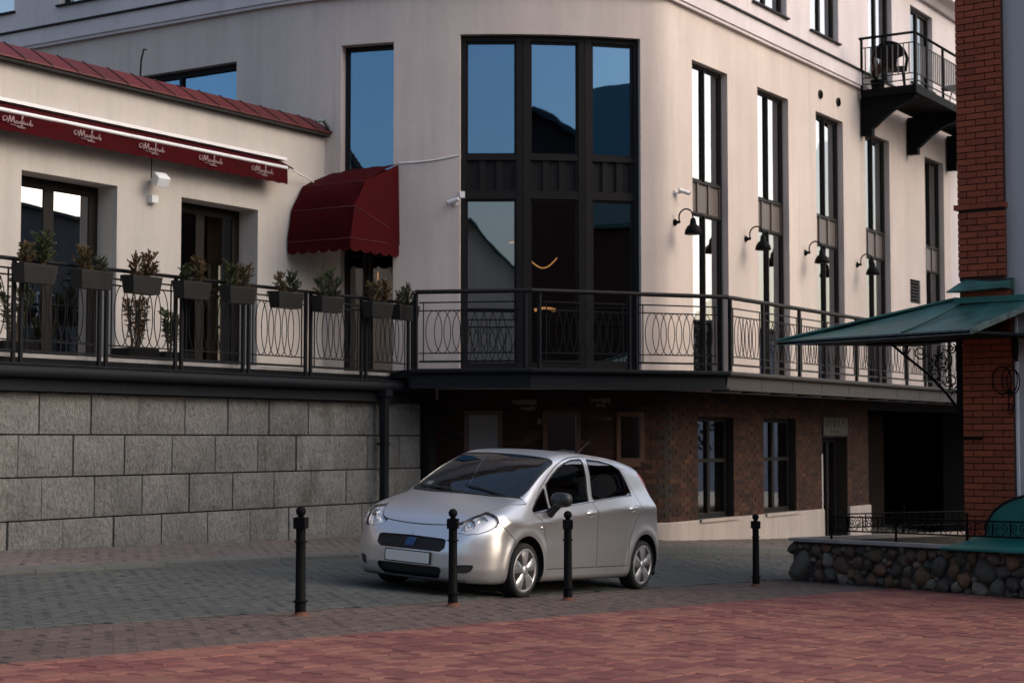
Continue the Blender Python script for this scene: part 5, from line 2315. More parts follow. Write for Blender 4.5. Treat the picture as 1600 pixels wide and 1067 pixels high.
# ------------------------------------------------------------------ bollards
def bollard():
    t = thing('bollard', '', 'bollard', (0, 0, 0), 'black iron bollards along the paved border')
    mb = MB()
    mb.lathe([(.047, .03), (.046, .14), (.043, .145), (.040, .75), (.040, .76)], (0, 0, 0), 16)
    mb.build('post', M['iron'], t, local=True)
    mb = MB()
    mb.lathe([(.085, .0), (.085, .008), (.050, .038), (.048, .05)], (0, 0, 0), 10, smooth=False)
    mb.build('foot', M['rust'], t, local=True)
    for z, r in ((.135, .062), (.625, .054)):
        mb = MB()
        mb.lathe([(.041, z - .008), (r, z - .006), (r, z + .006), (.041, z + .008)], (0, 0, 0), 16, smooth=False)
        mb.build('ring', M['iron'], t, local=True)
    mb = MB()
    mb.box(-.052, .052, -.052, .052, .735, .828)
    mb.build('collar', M['iron'], t, local=True, bevel=.005)
    mb = MB()
    mb.lathe([(.0, .83), (.030, .83), (.022, .842)] + [(.043 * math.cos(a), .878 + .043 * math.sin(a)) for a in np.linspace(-.9, PI / 2, 10)], (0, 0, 0), 16)
    mb.build('ball', M['iron'], t, local=True)
    return t


b0 = bollard()
for k, (x, y, lab) in enumerate(((11.12, 9.17, 'black iron bollard with rusty foot standing alone before the grey road'), (13.27, 9.11, 'black iron bollard in front of the car headlight'),
                                 (15.06, 8.92, 'black iron bollard in front of the car front door'), (19.82, 9.0, 'black iron bollard nearest the rubble wall'))):
    t = b0 if k == 0 else copy_tree(b0)
    t.location = (x, y, float(zg(x, y)) - .012)
    t.rotation_euler = (0, 0, .35 + .1 * k)
    t['label'] = lab

# ------------------------------------------------------------------ houses and trees round the square, seen in the glass
M['h_beige'] = plaster('house_beige', (.62, .54, .46))
M['h_brick'] = mat('house_brick', (.055, .022, .016), .9, .25, 6)
M['h_dark'] = mat('house_grey', (.10, .095, .09), .9, .2, 3)
M['h_green'] = mat('green_sheet_roof', (.014, .075, .068), .5, .2, 2)
M['h_slate'] = mat('dark_sheet_roof', (.03, .03, .032), .6, .2, 2)


def house(x, y, rot, w, d, hw, hr, wm, rm, label, nwin=3):
    """gable front of width w faces local -y; ridge runs along local y"""
    g = -1.6
    t = thing('house', label, 'house', (x, y, g), rotz=rot)
    mb = MB()
    mb.prism([(-w / 2, -d / 2, -1), (w / 2, -d / 2, -1), (w / 2, -d / 2, hw), (0, -d / 2, hr), (-w / 2, -d / 2, hw)], (0, d, 0))
    mb.build('wall', wm, t, local=True)
    sl = (hr - hw) / (w / 2)
    for s in (-1, 1):
        mb = MB()
        o = .5
        a = [(0, -d / 2 - o, hr + .02), (s * (w / 2 + o), -d / 2 - o, hw - sl * o + .02), (s * (w / 2 + o), -d / 2 - o, hw - sl * o + .2), (0, -d / 2 - o, hr + .2)]
        mb.prism(a, (0, d + 2 * o, 0))
        mb.build('roof', rm, t, local=True)
    for i in range(nwin):
        u = -w / 2 + w * (i + .5) / nwin
        for z in np.arange(1.2, hw - 1.6, 3.0):
            mb = MB()
            mb.box(u - .55, u + .55, -d / 2 - .04, -d / 2 - .002, z, z + 1.6)
            f = mb.build('window', M['white_metal'], t, local=True)
            mb = MB()
            for q in (-.5, .03):
                mb.box(u + q, u + q + .47, -d / 2 - .05, -d / 2 - .041, z + .08, z + 1.52)
            mb.build('pane', M['dark'], f, local=True)
    return t


house(-43.5, -21.0, rad(118.7), 17, 9, 5.2, 13.9, M['h_beige'], M['h_green'], 'beige gabled house with green verges mirrored in the lower bay pane', 0)
house(7.0, -25.0, rad(100), 15, 14, 9.5, 16.0, M['h_brick'], M['h_green'], 'large dark house with steep green roof mirrored in the right bay pane', 0)
house(-15.9, -26.3, rad(136), 12, 12, 12.9, 16.5, M['h_brick'], M['h_slate'], 'brick house with dark roof mirrored in the middle bay pane', 0)
house(-20.5, -38.0, rad(131), 13, 12, 12.0, 19.2, M['h_brick'], M['h_green'], 'tall green roofed house mirrored between two roofs in the middle bay pane', 3)
house(-42, 22.5, rad(88), 22, 8, 12.6, 14.2, M['h_dark'], M['h_slate'], 'long grey house with dark roof mirrored in the single window', 5)
house(80, -15, rad(-115), 34, 10, 5.0, 7.4, M['plaster_white'], M['h_slate'], 'long pale house mirrored in the tall facade windows', 6)
house(60, -36, rad(-135), 44, 10, 9.5, 13.5, M['h_dark'], M['h_slate'], 'long grey gabled house mirrored in the left terrace door', 6)
house(45, -7, rad(-137), 7.5, 8, 14, 17, M['h_brick'], M['h_slate'], 'narrow tall brick house mirrored in the second terrace door', 2)
sg_ = thing('roof_sign', 'white roof sign with a red letter mirrored in the single window', 'sign', (-36.5, 19.3, 12.0))
mb = MB()
mb.box(-36.6, -36.5, 18.2, 20.4, 12.3, 15.2)
mb.build('panel', M['white_metal'], sg_)
M['sign_red'] = mat('sign_red', (.35, .02, .02), .6, .05, 5)
mb = MB()
for pl_ in ([(18.7, 12.7), (19.05, 12.7), (19.45, 14.9), (19.15, 14.9)], [(19.95, 12.7), (19.6, 12.7), (19.15, 14.9), (19.45, 14.9)], [(18.95, 13.3), (19.7, 13.3), (19.64, 13.65), (19.0, 13.65)]):
    mb.prism([(-36.49, y, z) for y, z in pl_], (.05, 0, 0))
mb.build('letter', M['sign_red'], sg_)
mb = MB()
for y in (18.4, 20.2):
    mb.box(-36.7, -36.62, y - .05, y + .05, 10.5, 15.0)
mb.build('support', M['iron'], sg_)


def tree(x, y, h, w, seed, label):
    g = -3.0
    t = thing('tree', label, 'tree', (x, y, g), 'trees beyond the square')
    rn = random.Random(seed)
    mb = MB()
    mb.tube([(0, 0, 0), (.1, 0, h * .3), (0, .1, h * .6), (.1, .1, h * .9)], [.28, .22, .14, .04], 8)
    for k in range(9):
        a = rn.uniform(0, 6.28)
        z = h * rn.uniform(.3, .75)
        mb.tube([(0, 0, z), (math.cos(a) * w * .4, math.sin(a) * w * .4, z + h * .1), (math.cos(a) * w * .8, math.sin(a) * w * .8, z + h * .16)], [.1, .06, .02], 5)
    mb.build('trunk', M['twig'], t, local=True)
    lf = MB()
    for k in range(60):
        a = rn.uniform(0, 6.28)
        r = w * math.sqrt(rn.random())
        z = h * (.35 + .65 * rn.random())
        r *= math.sqrt(max(.05, 1 - ((z / h - .62) / .42) ** 2))
        c = Vector((math.cos(a) * r, math.sin(a) * r, z))
        for i in range(36):
            p = c + Vector((rn.gauss(0, .35), rn.gauss(0, .35), rn.gauss(0, .3)))
            sprig(lf, p, (rn.uniform(-1, 1), rn.uniform(-1, 1), rn.uniform(-1, 1)), rn.uniform(.2, .38), 0, rn, .09)
    lf.build('crown', M['leaf_green'], t, local=True)


tree(45, -21, 8.5, 3.2, 1, 'round tree mirrored low in the left terrace door')
tree(50, -16, 7.5, 2.8, 2, 'smaller tree mirrored beside the round one')
tree(70, -10, 8.0, 3.0, 3, 'tree mirrored at the foot of the tall windows')

# a few leaves and crumbs on the paving
rn = random.Random(21)
mb = MB()
for k in range(170):
    x, y = rn.uniform(6, 24), rn.uniform(-2, 13.2)
    if not left_of_stone(x, y, -.1):
        continue
    z = float(zg(x, y)) + .004
    r = rn.uniform(.006, .022)
    a = rn.uniform(0, 6.28)
    mb.add([(x + r * math.cos(a + t) * (1 if i % 2 else .6), y + r * math.sin(a + t), z + rn.uniform(0, .008)) for i, t in enumerate((0, 1.4, 2.9, 4.4))], [(0, 1, 2, 3)])
M['litter'] = piece_mat('dry_crumbs', [(.02, .014, .01), (.10, .07, .04), (.25, .23, .2), (.04, .03, .015)], .9, .2, 20, 0)
setp(mb.build('litter', M['litter']), kind='stuff')


# ------------------------------------------------------------------ the car
def pchip(xs, ys):
    xs, ys = np.array(xs, float), np.array(ys, float)
    h = np.diff(xs)
    d = np.diff(ys) / h
    m = np.zeros_like(ys)
    for i in range(1, len(xs) - 1):
        if d[i - 1] * d[i] > 0:
            w1, w2 = 2 * h[i] + h[i - 1], h[i] + 2 * h[i - 1]
            m[i] = (w1 + w2) / (w1 / d[i - 1] + w2 / d[i])
    m[0], m[-1] = d[0], d[-1]

    def f(x):
        x = np.asarray(x, float)
        i = np.clip(np.searchsorted(xs, x) - 1, 0, len(xs) - 2)
        hh = h[i]
        t = np.clip((x - xs[i]) / hh, -2, 3)
        t2, t3 = t * t, t * t * t
        r = (2 * t3 - 3 * t2 + 1) * ys[i] + (t3 - 2 * t2 + t) * hh * m[i] + (-2 * t3 + 3 * t2) * ys[i + 1] + (t3 - t2) * hh * m[i + 1]
        r = np.where(x < xs[0], ys[0] + m[0] * (x - xs[0]), r)
        return np.where(x > xs[-1], ys[-1] + m[-1] * (x - xs[-1]), r)
    return f


WF, WR, WZ, WRAD = .84, 3.36, .30, .305
f_top = pchip([-.1, .04, .09, .14, .20, .30, .45, .60, .75, .83, .87, .93, 1.08, 1.28, 1.48, 1.63, 1.78, 1.98, 2.28, 2.68, 2.98, 3.28, 3.43, 3.54, 3.65, 3.76, 3.85, 3.97],
              [.40, .60, .665, .72, .765, .822, .882, .933, .975, .995, 1.012, 1.048, 1.142, 1.258, 1.360, 1.421, 1.458, 1.478, 1.488, 1.482, 1.463, 1.427, 1.395, 1.32, 1.16, 1.02, .87, .5])
f_kap = pchip([-.2, .3, .7, .9, 1.3, 1.7, 2.2, 2.9, 3.4, 4.0], [.05, .05, .08, .12, .15, .10, 0, 0, -.12, -.12])
f_crn = pchip([-.2, .3, .9, 1.2, 1.8, 2.4, 3.4, 4.1], [.02, .03, .04, .05, .075, .085, .10, .08])
f_plan = pchip([-.2, 0, .4, .86, 1.5, 2.2, 3.0, 3.4, 3.75, 4.1], [.79, .80, .828, .838, .832, .838, .843, .842, .815, .75])
f_vert = pchip([.05, .15, .24, .34, .5, .62, .74, .82, .855, .90, .95, 1.0, 1.1, 1.2, 1.3, 1.4, 1.5, 1.6],
               [-.13, -.058, -.020, -.010, -.013, -.018, -.012, 0, -.010, -.034, -.060, -.082, -.117, -.152, -.199, -.254, -.33, -.42])
f_front = pchip([.0, .12, .18, .24, .32, .42, .52, .62, .70, .80, 1.0, 1.5], [.16, .10, .055, .02, .0, .0, .010, .030, .062, .125, .35, 1.0])
f_rear = pchip([.0, .15, .25, .38, .5, .62, .75, .9, 1.05, 1.5], [3.75, 3.85, 3.92, 3.955, 3.96, 3.94, 3.91, 3.87, 3.81, 3.55])
f_bz = pchip([.4, .8, 1.0, 2.1, 3.1, 3.9], [-.05, -.075, -.065, .040, .10, .11])
f_kts = pchip([-.2, .3, .8, 1.1, 1.4, 2.0, 3.2, 3.7, 4.2], [.10, .11, .10, .07, .065, .085, .085, .10, .10])


def smax(a, b, k):
    h = np.maximum(k - np.abs(a - b), 0) / k
    return np.maximum(a, b) + h * h * k * .25


def half_width(x, z):
    zs = z - np.where(z > .55, f_bz(x) * np.clip((z - .55) / .25, 0, 1), 0)
    w = f_plan(x) + f_vert(zs)
    for wx in (WF, WR):
        r = np.hypot(x - wx, z - WZ)
        w = w + .022 * np.exp(-((r - .365) / .060) ** 2) * (z > .12) * np.clip((z - .12) / .15, 0, 1)
        w = w + .010 * np.exp(-((r - .44) / .13) ** 2) * np.clip((z - .3) / .2, 0, 1)
    # sill step
    w = w + .012 * np.exp(-((z - .215) / .05) ** 2) * np.clip((x - 1.15) / .1, 0, 1) * np.clip((3.05 - x) / .1, 0, 1)
    return w


def body_f(x, y, z):
    ay = np.abs(y)
    kap = f_kap(x)
    xe = x - kap * ay * ay
    top = (z - (f_top(xe) - f_crn(x) * ay * ay))
    slope = np.clip((f_top(xe + .02) - f_top(xe - .02)) / .04, -4, 4)
    top = top / np.sqrt(1 + slope * slope * .8)
    side = ay - half_width(x, z)
    side = side / np.sqrt(1 + .25 * (z > .95))
    g = .13 * ay * ay + 1.55 * np.maximum(0, ay - .43) ** 2
    front = f_front(z) + g - x
    front = front * .9
    gr = .09 * ay * ay + 1.3 * np.maximum(0, ay - .52) ** 2
    rear = x - (f_rear(z) - gr)
    bot = .165 + .02 * np.clip((x - 3.4) / .5, 0, 1) - z
    ts = smax(top, side, f_kts(x))
    fr = smax(front, rear, .02)
    f = smax(ts, fr, .075)
    return smax(f, bot, .05)


def solve(org, d, tmax=3.2):
    lo = np.zeros(len(org))
    hi = np.full(len(org), tmax)
    for _ in range(34):
        mid = (lo + hi) / 2
        p = org + d * mid[:, None]
        inside = body_f(p[:, 0], p[:, 1], p[:, 2]) < 0
        lo = np.where(inside, mid, lo)
        hi = np.where(inside, hi, mid)
    return org + d * ((lo + hi) / 2)[:, None]


def body_grid():
    """half of the car skin, y <= 0, as rings of points from below to the roof line"""
    NP = 84
    # angles bunched where the skin is close
    phi = np.linspace(0, PI, NP + 1)
    org, dr = [], []
    XA, XB = .80, 3.25

    def zc(x): return .60

    rings = []
    nf = 64
    for i in range(nf):                                  # front cap: polar angle from the nose to the section plane
        th = (i + .35) / nf * PI / 2
        rings.append(('c', XA, -1, th))
    for x in np.linspace(XA, XB, 170):
        rings.append(('m', x, 0, 0))
    for i in range(46):
        th = PI / 2 - (i + 1) / 46.5 * PI / 2
        rings.append(('c', XB, 1, th))
    for kind, x, sg, th in rings:
        for p in phi:
            v = np.array([0, -math.sin(p), -math.cos(p)])
            if kind == 'c':
                v = v * math.sin(th) + np.array([sg * math.cos(th), 0, 0])
            org.append((x, 0, zc(x)))
            dr.append(v)
    P = solve(np.array(org, float), np.array(dr, float))
    P[np.arange(len(P)) % (NP + 1) == 0, 1] = 0
    P[np.arange(len(P)) % (NP + 1) == NP, 1] = 0
    n = NP + 1
    F = []
    for i in range(len(rings) - 1):
        for j in range(NP):
            k = i * n + j
            F.append((k, k + n, k + n + 1, k + 1))
    return P, F


def sdpoly(u, v, poly):
    """signed distance to a polygon, negative inside"""
    poly = np.array(poly, float)
    d = np.full(u.shape, 1e9)
    ins = np.zeros(u.shape, bool)
    n = len(poly)
    for i in range(n):
        a, b = poly[i], poly[(i + 1) % n]
        e = b - a
        wx, wy = u - a[0], v - a[1]
        t = np.clip((wx * e[0] + wy * e[1]) / (e @ e), 0, 1)
        d = np.minimum(d, np.hypot(wx - e[0] * t, wy - e[1] * t))
        c = ((a[1] > v) != (b[1] > v)) & (u < (b[0] - a[0]) * (v - a[1]) / (b[1] - a[1] if abs(b[1] - a[1]) > 1e-12 else 1e-12) + a[0])
        ins ^= c
    return np.where(ins, -d, d)


def rpoly(poly, r):
    """distance function with rounded corners"""
    def f(u, v):
        return sdpoly(u, v, shrink(poly, r)) - r
    return f


def shrink(poly, r):
    p = np.array(poly, float)
    n = len(p)
    ar = 0
    for i in range(n):
        a, b = p[i], p[(i + 1) % n]
        ar += a[0] * b[1] - b[0] * a[1]
    s = 1 if ar > 0 else -1
    out = []
    for i in range(n):
        a, b, c = p[i - 1], p[i], p[(i + 1) % n]
        e1 = (b - a) / np.linalg.norm(b - a)
        e2 = (c - b) / np.linalg.norm(c - b)
        n1 = np.array([-e1[1], e1[0]]) * s
        n2 = np.array([-e2[1], e2[0]]) * s
        m = n1 + n2
        m = m / max(.25, (m @ n1)) if np.linalg.norm(m) > 1e-6 else n1
        out.append(b + m * r)
    return out


BIG = 5.0


def m_side(P, zmin=-1): return (P[:, 1] < -.30) & (P[:, 2] > zmin)


# outlines of the parts
Q_WIN = rpoly([(0.980, .872), (1.305, .905), (1.305, 1.105), (1.260, 1.075)], .012)
F_WIN = rpoly([(1.355, .912), (1.365, 1.135), (1.500, 1.215), (1.680, 1.300), (1.840, 1.358), (2.010, 1.395), (2.225, 1.412), (2.115, .990)], .02)
R_WIN = rpoly([(2.215, .999), (2.325, 1.412), (2.600, 1.402), (2.830, 1.368), (2.950, 1.318), (3.015, 1.22), (3.085, 1.072)], .025)
F_DOOR = rpoly([(1.245, .30), (1.225, .58), (1.10, .79), (.965, .862), (1.24, 1.105), (1.43, 1.222), (1.66, 1.335), (1.83, 1.392), (2.01, 1.428), (2.282, 1.448), (2.178, .99), (2.265, .86), (2.285, .60), (2.290, .30)], .012)
R_DOOR = rpoly([(2.290, .30), (2.285, .60), (2.265, .86), (2.178, .99), (2.282, 1.448), (2.61, 1.436), (2.86, 1.398), (2.99, 1.335), (3.07, 1.22), (3.18, 1.04), (3.25, .92), (3.12, .77), (2.99, .57), (2.955, .30)], .012)
W_SHIELD = rpoly([(.870, -.2), (.870, 0), (.880, .30), (.905, .50), (.965, .640), (1.08, .645), (1.655, .572), (1.645, .30), (1.632, 0), (1.632, -.2)], .03)
HOOD = rpoly([(.118, -.2), (.118, 0), (.120, .1), (.126, .2), (.136, .3), (.153, .40), (.185, .46), (.24, .50), (.36, .56), (.58, .645), (.82, .725), (.93, .738), (.91, .60), (.85, .35), (.835, 0), (.835, -.2)], .012)
R_SCREEN = rpoly([(-.2, 1.06), (.50, 1.08), (.46, 1.33), (-.2, 1.37)], .03)
BUMPER = rpoly([(-.4, 0), (.53, 0), (.525, .50), (.595, .605), (.41, .725), (.30, .86), (-.4, .9)], .006)
LAMP = rpoly([(-.005, .672), (.03, .648), (.10, .635), (.20, .648), (.30, .682), (.38, .722), (.415, .765), (.41, .815), (.37, .856), (.27, .872), (.17, .845), (.09, .800), (.02, .730)], .012)
TAIL = rpoly([(3.34, 1.31), (3.60, 1.33), (3.92, .95), (3.92, .86), (3.74, .88), (3.58, 1.02), (3.42, 1.20)], .02)
GRILLE = rpoly([(-.2, .452), (.352, .452), (.400, .49), (.395, .570), (.35, .580), (-.2, .592)], .018)
INTAKE = rpoly([(-.2, .178), (.27, .178), (.34, .20), (.395, .308), (-.2, .308)], .03)
FOG = rpoly([(.525, .262), (.535, .335), (.55, .345), (.66, .352), (.67, .33), (.645, .285), (.60, .262)], .010)


def lamp_p(P):
    return (-P[:, 1] - .42) * .5 + (P[:, 0] - .10) * .85


def fld(fn, u, v, mask):
    d = fn(u, v)
    return np.where(mask, d, BIG)


FIELDS = {
    'q_win': lambda P: fld(Q_WIN, P[:, 0], P[:, 2], m_side(P, .8)),
    'f_win': lambda P: fld(F_WIN, P[:, 0], P[:, 2], m_side(P, .8)),
    'r_win': lambda P: fld(R_WIN, P[:, 0], P[:, 2], m_side(P, .8)),
    'f_door': lambda P: fld(F_DOOR, P[:, 0], P[:, 2], m_side(P, .0)),
    'r_door': lambda P: fld(R_DOOR, P[:, 0], P[:, 2], m_side(P, .0)),
    'shield': lambda P: fld(W_SHIELD, P[:, 0], -P[:, 1], P[:, 2] > .94),
    'hood': lambda P: fld(HOOD, P[:, 0], -P[:, 1], (P[:, 2] > .60)),
    'screen': lambda P: fld(R_SCREEN, -P[:, 1], P[:, 2], P[:, 0] > 3.45),
    'bumper': lambda P: fld(BUMPER, P[:, 0], P[:, 2], P[:, 0] < 1.0),
    'lamp': lambda P: fld(LAMP, lamp_p(P), P[:, 2], (P[:, 0] < 1.1) & (P[:, 1] < -.2)),
    'tail': lambda P: fld(TAIL, P[:, 0], P[:, 2], (P[:, 0] > 3.3) & (P[:, 1] < -.3)),
    'grille': lambda P: fld(GRILLE, -P[:, 1], P[:, 2], P[:, 0] < .5),
    'intake': lambda P: fld(INTAKE, -P[:, 1], P[:, 2], P[:, 0] < .5),
    'fog': lambda P: fld(FOG, -P[:, 1], P[:, 2], P[:, 0] < .7),
    'arch_f': lambda P: np.where(P[:, 1] < -.40, np.hypot(P[:, 0] - WF, (P[:, 2] - WZ) * np.where(P[:, 2] < WZ, .55, 1)) - .338, BIG),
    'arch_r': lambda P: np.where(P[:, 1] < -.40, np.hypot(P[:, 0] - WR, (P[:, 2] - WZ) * np.where(P[:, 2] < WZ, .55, 1)) - .338, BIG),
}


def cut(P, T, fn, level=0.0):
    """split every triangle that the level line crosses"""
    val = fn(P) - level
    val = np.where(np.abs(val) < 1e-6, 1e-6, val)
    sg = val < 0
    k = sg[T].sum(1)
    far = np.abs(val[T]).max(1) > 1.0
    mixed = ((k == 1) | (k == 2)) & ~far
    keep = T[~mixed]
    M_ = T[mixed]
    if not len(M_):
        return P, T
    s3 = sg[M_]
    lone_neg = s3.sum(1) == 1
    odd = np.where(lone_neg, s3.argmax(1), (~s3).argmax(1))
    r = np.arange(len(M_))
    A, B, C_ = M_[r, odd], M_[r, (odd + 1) % 3], M_[r, (odd + 2) % 3]
    cache = {}
    newp = []
    base = len(P)

    def mid(i, j):
        key = (i, j) if i < j else (j, i)
        if key not in cache:
            a, b = key
            t = val[a] / (val[a] - val[b])
            cache[key] = base + len(newp)
            newp.append(P[a] * (1 - t) + P[b] * t)
        return cache[key]

    out = []
    for a, b, c in zip(A, B, C_):
        ab, ac = mid(a, b), mid(a, c)
        out.append((a, ab, ac))
        out.append((ab, b, c))
        out.append((ab, c, ac))
    return np.vstack([P, np.array(newp)]), np.vstack([keep, np.array(out)])


def build_car():
    P, F = body_grid()
    F = np.array(F)
    T = np.vstack([F[:, [0, 1, 2]], F[:, [0, 2, 3]]])
    G = .0042
    SEAL = .013
    for k in ('arch_f', 'arch_r'):
        P, T = cut(P, T, FIELDS[k])
    for k in ('q_win', 'f_win', 'r_win', 'shield', 'screen'):
        P, T = cut(P, T, FIELDS[k], 0)
        P, T = cut(P, T, FIELDS[k], SEAL if k not in ('shield',) else .020)
    for k in ('grille', 'intake', 'fog', 'tail'):
        P, T = cut(P, T, FIELDS[k], 0)
    for k in ('f_door', 'r_door', 'hood', 'bumper', 'lamp'):
        P, T = cut(P, T, FIELDS[k], -G)
        P, T = cut(P, T, FIELDS[k], G)
    e = P[T]
    ar = np.linalg.norm(np.cross(e[:, 1] - e[:, 0], e[:, 2] - e[:, 0]), axis=1)
    T = T[ar > 1e-9]
    C = P[T].mean(1)
    V = {k: fn(C) for k, fn in FIELDS.items()}
    lab = np.full(len(C), 'body', dtype=object)
    for k in ('f_door', 'r_door'):
        lab[V[k] < -G] = k
        lab[np.abs(V[k]) <= G] = 'gap'
    sel = (V['hood'] > G) & (V['lamp'] > G)
    lab[(V['bumper'] < -G) & sel] = 'bumper'
    lab[(np.abs(V['bumper']) <= G) & sel] = 'gap'
    lab[V['hood'] < -G] = 'hood'
    lab[np.abs(V['hood']) <= G] = 'gap'
    lab[(V['lamp'] < -G) & (V['hood'] > G)] = 'lamp'
    lab[(np.abs(V['lamp']) <= G) & (V['hood'] > G)] = 'gap'
    for k in ('q_win', 'f_win', 'r_win', 'screen'):
        lab[(V[k] >= 0) & (V[k] < SEAL)] = 'seal_' + k
    for k in ('q_win', 'f_win', 'r_win', 'screen'):
        lab[V[k] < 0] = k
    lab[(V['shield'] >= 0) & (V['shield'] < .020)] = 'seal_shield'
    lab[V['shield'] < 0] = 'shield'
    cowl = (C[:, 0] > .81) & (C[:, 0] < 1.05) & (C[:, 2] > .88) & (lab == 'body') & (np.abs(C[:, 1]) < .66) & (V['shield'] > 0) & (V['shield'] < .10)
    lab[cowl] = 'cowl'
    for k in ('grille', 'intake', 'fog'):
        lab[V[k] < 0] = k
    lab[V['tail'] < 0] = 'tail'
    arch = (V['arch_f'] < 0) | (V['arch_r'] < 0)
    lab[arch & (C[:, 2] < .75)] = 'void'
    lab[(C[:, 2] < .172) & (lab != 'void')] = 'under'
    eps = .003
    N = np.stack([body_f(P[:, 0] + eps * (i == 0), P[:, 1] + eps * (i == 1), P[:, 2] + eps * (i == 2)) -
                  body_f(P[:, 0] - eps * (i == 0), P[:, 1] - eps * (i == 1), P[:, 2] - eps * (i == 2)) for i in range(3)], 1)
    N /= np.linalg.norm(N, axis=1)[:, None]
    # face sense outward
    fn_ = np.cross(P[T[:, 1]] - P[T[:, 0]], P[T[:, 2]] - P[T[:, 0]])
    if (fn_ * N[T[:, 0]]).sum() < 0:
        T = T[:, ::-1]
    return P, T, N, lab


# --- materials of the car
def car_paint():
    m, nt, b, out = new_mat('silver_paint')
    v = opos(nt)
    n = ramp_(nt, nz(nt, 3, 3, .5, v), .3, .7, .98, 1.02)
    c = nt.nodes.new('ShaderNodeVectorMath')
    c.operation = 'SCALE'
    c.inputs[0].default_value = (.67, .67, .675)
    nt.links.new(n, c.inputs['Scale'])
    nt.links.new(c.outputs[0], b.inputs['Base Color'])
    b.inputs['Metallic'].default_value = .80
    b.inputs['Roughness'].default_value = .33
    b.inputs['Coat Weight'].default_value = .35
    b.inputs['Coat Roughness'].default_value = .08
    return m


M['paint'] = car_paint()
M['rubber'] = mat('black_rubber', (.012, .012, .012), .7, .15, 20)
M['tyre'] = mat('tyre_rubber', (.014, .014, .014), .85, .2, 20, bump=.2, bscale=150)
M['plastic'] = mat('black_car_plastic', (.020, .020, .021), .5, .1, 20)
M['mirror_cap'] = mat('dark_mirror_cap', (.022, .022, .024), .35, .05, 10)
M['car_glass'] = glass_mat('car_glass', 1.62, (.42, .46, .45))
M['car_glass_dark'] = glass_mat('car_tinted_glass', 1.55, (.12, .13, .13))
M['lens'] = glass_mat('lamp_lens', 1.5, (.92, .92, .92))
M['chrome'] = mat('chrome', (.78, .78, .80), .14, .05, 20, metal=1.0)
M['reflector'] = mat('lamp_reflector', (.80, .80, .82), .30, .10, 40, metal=.35, bump=.2, bscale=60)
M['rim'] = mat('silver_wheel_cover', (.52, .52, .54), .34, .06, 10, metal=.75)
M['red_lens'] = mat('red_lamp', (.45, .02, .015), .15, .05, 10, coat=.5)
M['seat'] = mat('grey_seat_cloth', (.035, .036, .04), .9, .2, 40)
M['dash'] = mat('dark_dashboard', (.022, .022, .023), .7, .1, 20)
M['plate'] = mat('blank_plate', (.62, .62, .58), .5, .03, 10)
M['badge'] = mat('blue_badge', (.045, .12, .30), .35, .05, 10)

CAR_LABEL = 'silver five-door hatchback parked on the grey road behind the bollards'
CP, CT, CN, CLAB = build_car()
car = thing('hatchback_car', CAR_LABEL, 'car', (0, 0, 0))


def region(names, pull=0.0):
    t = CT[np.isin(CLAB, names)]
    u, inv = np.unique(t, return_inverse=True)
    return CP[u] + CN[u] * pull, CN[u], inv.reshape(-1, 3)


def skin(name, names, mt, mirror='both', pull=0.0, parent=None, thick=0.0):
    """one panel of the skin with analytic normals and, if thick, turned-in edges"""
    v, n, t = region(list(names), pull)
    if not len(t):
        return None
    if thick:
        cnt = {}
        for a, b, c in t:
            for i, j in ((a, b), (b, c), (c, a)):
                cnt[(i, j)] = cnt.get((i, j), 0) + 1
        rim = [(i, j) for (i, j) in cnt if (j, i) not in cnt and not (abs(v[i][1]) < 2e-4 and abs(v[j][1]) < 2e-4)]
        rv, rnn, rt = [], [], []
        k = len(v)
        for i, j in rim:
            e = v[j] - v[i]
            o = np.cross(e, (n[i] + n[j]) / 2)
            o /= (np.linalg.norm(o) + 1e-12)
            rv += [v[i], v[j], v[j] - n[j] * thick, v[i] - n[i] * thick]
            rnn += [o] * 4
            rt += [(k, k + 3, k + 2), (k, k + 2, k + 1)]
            k += 4
        if rv:
            v = np.vstack([v, rv])
            n = np.vstack([n, rnn])
            t = np.vstack([t, rt])
    vs, ns, ts = [], [], []
    fl = np.array([1, -1, 1])
    base = 0
    for h in ('near', 'far'):
        if mirror in ('both', h):
            vs.append(v if h == 'near' else v * fl)
            ns.append(n if h == 'near' else n * fl)
            ts.append((t if h == 'near' else t[:, ::-1]) + base)
            base += len(v)
    vs, ns, ts = np.vstack(vs), np.vstack(ns), np.vstack(ts)
    me = bpy.data.meshes.new(name)
    me.from_pydata(vs.tolist(), [], ts.tolist())
    me.materials.append(mt)
    me.polygons.foreach_set('use_smooth', [True] * len(ts))
    me.update()
    me.normals_split_custom_set_from_vertices(ns.tolist())
    return link(name, me, parent or car)


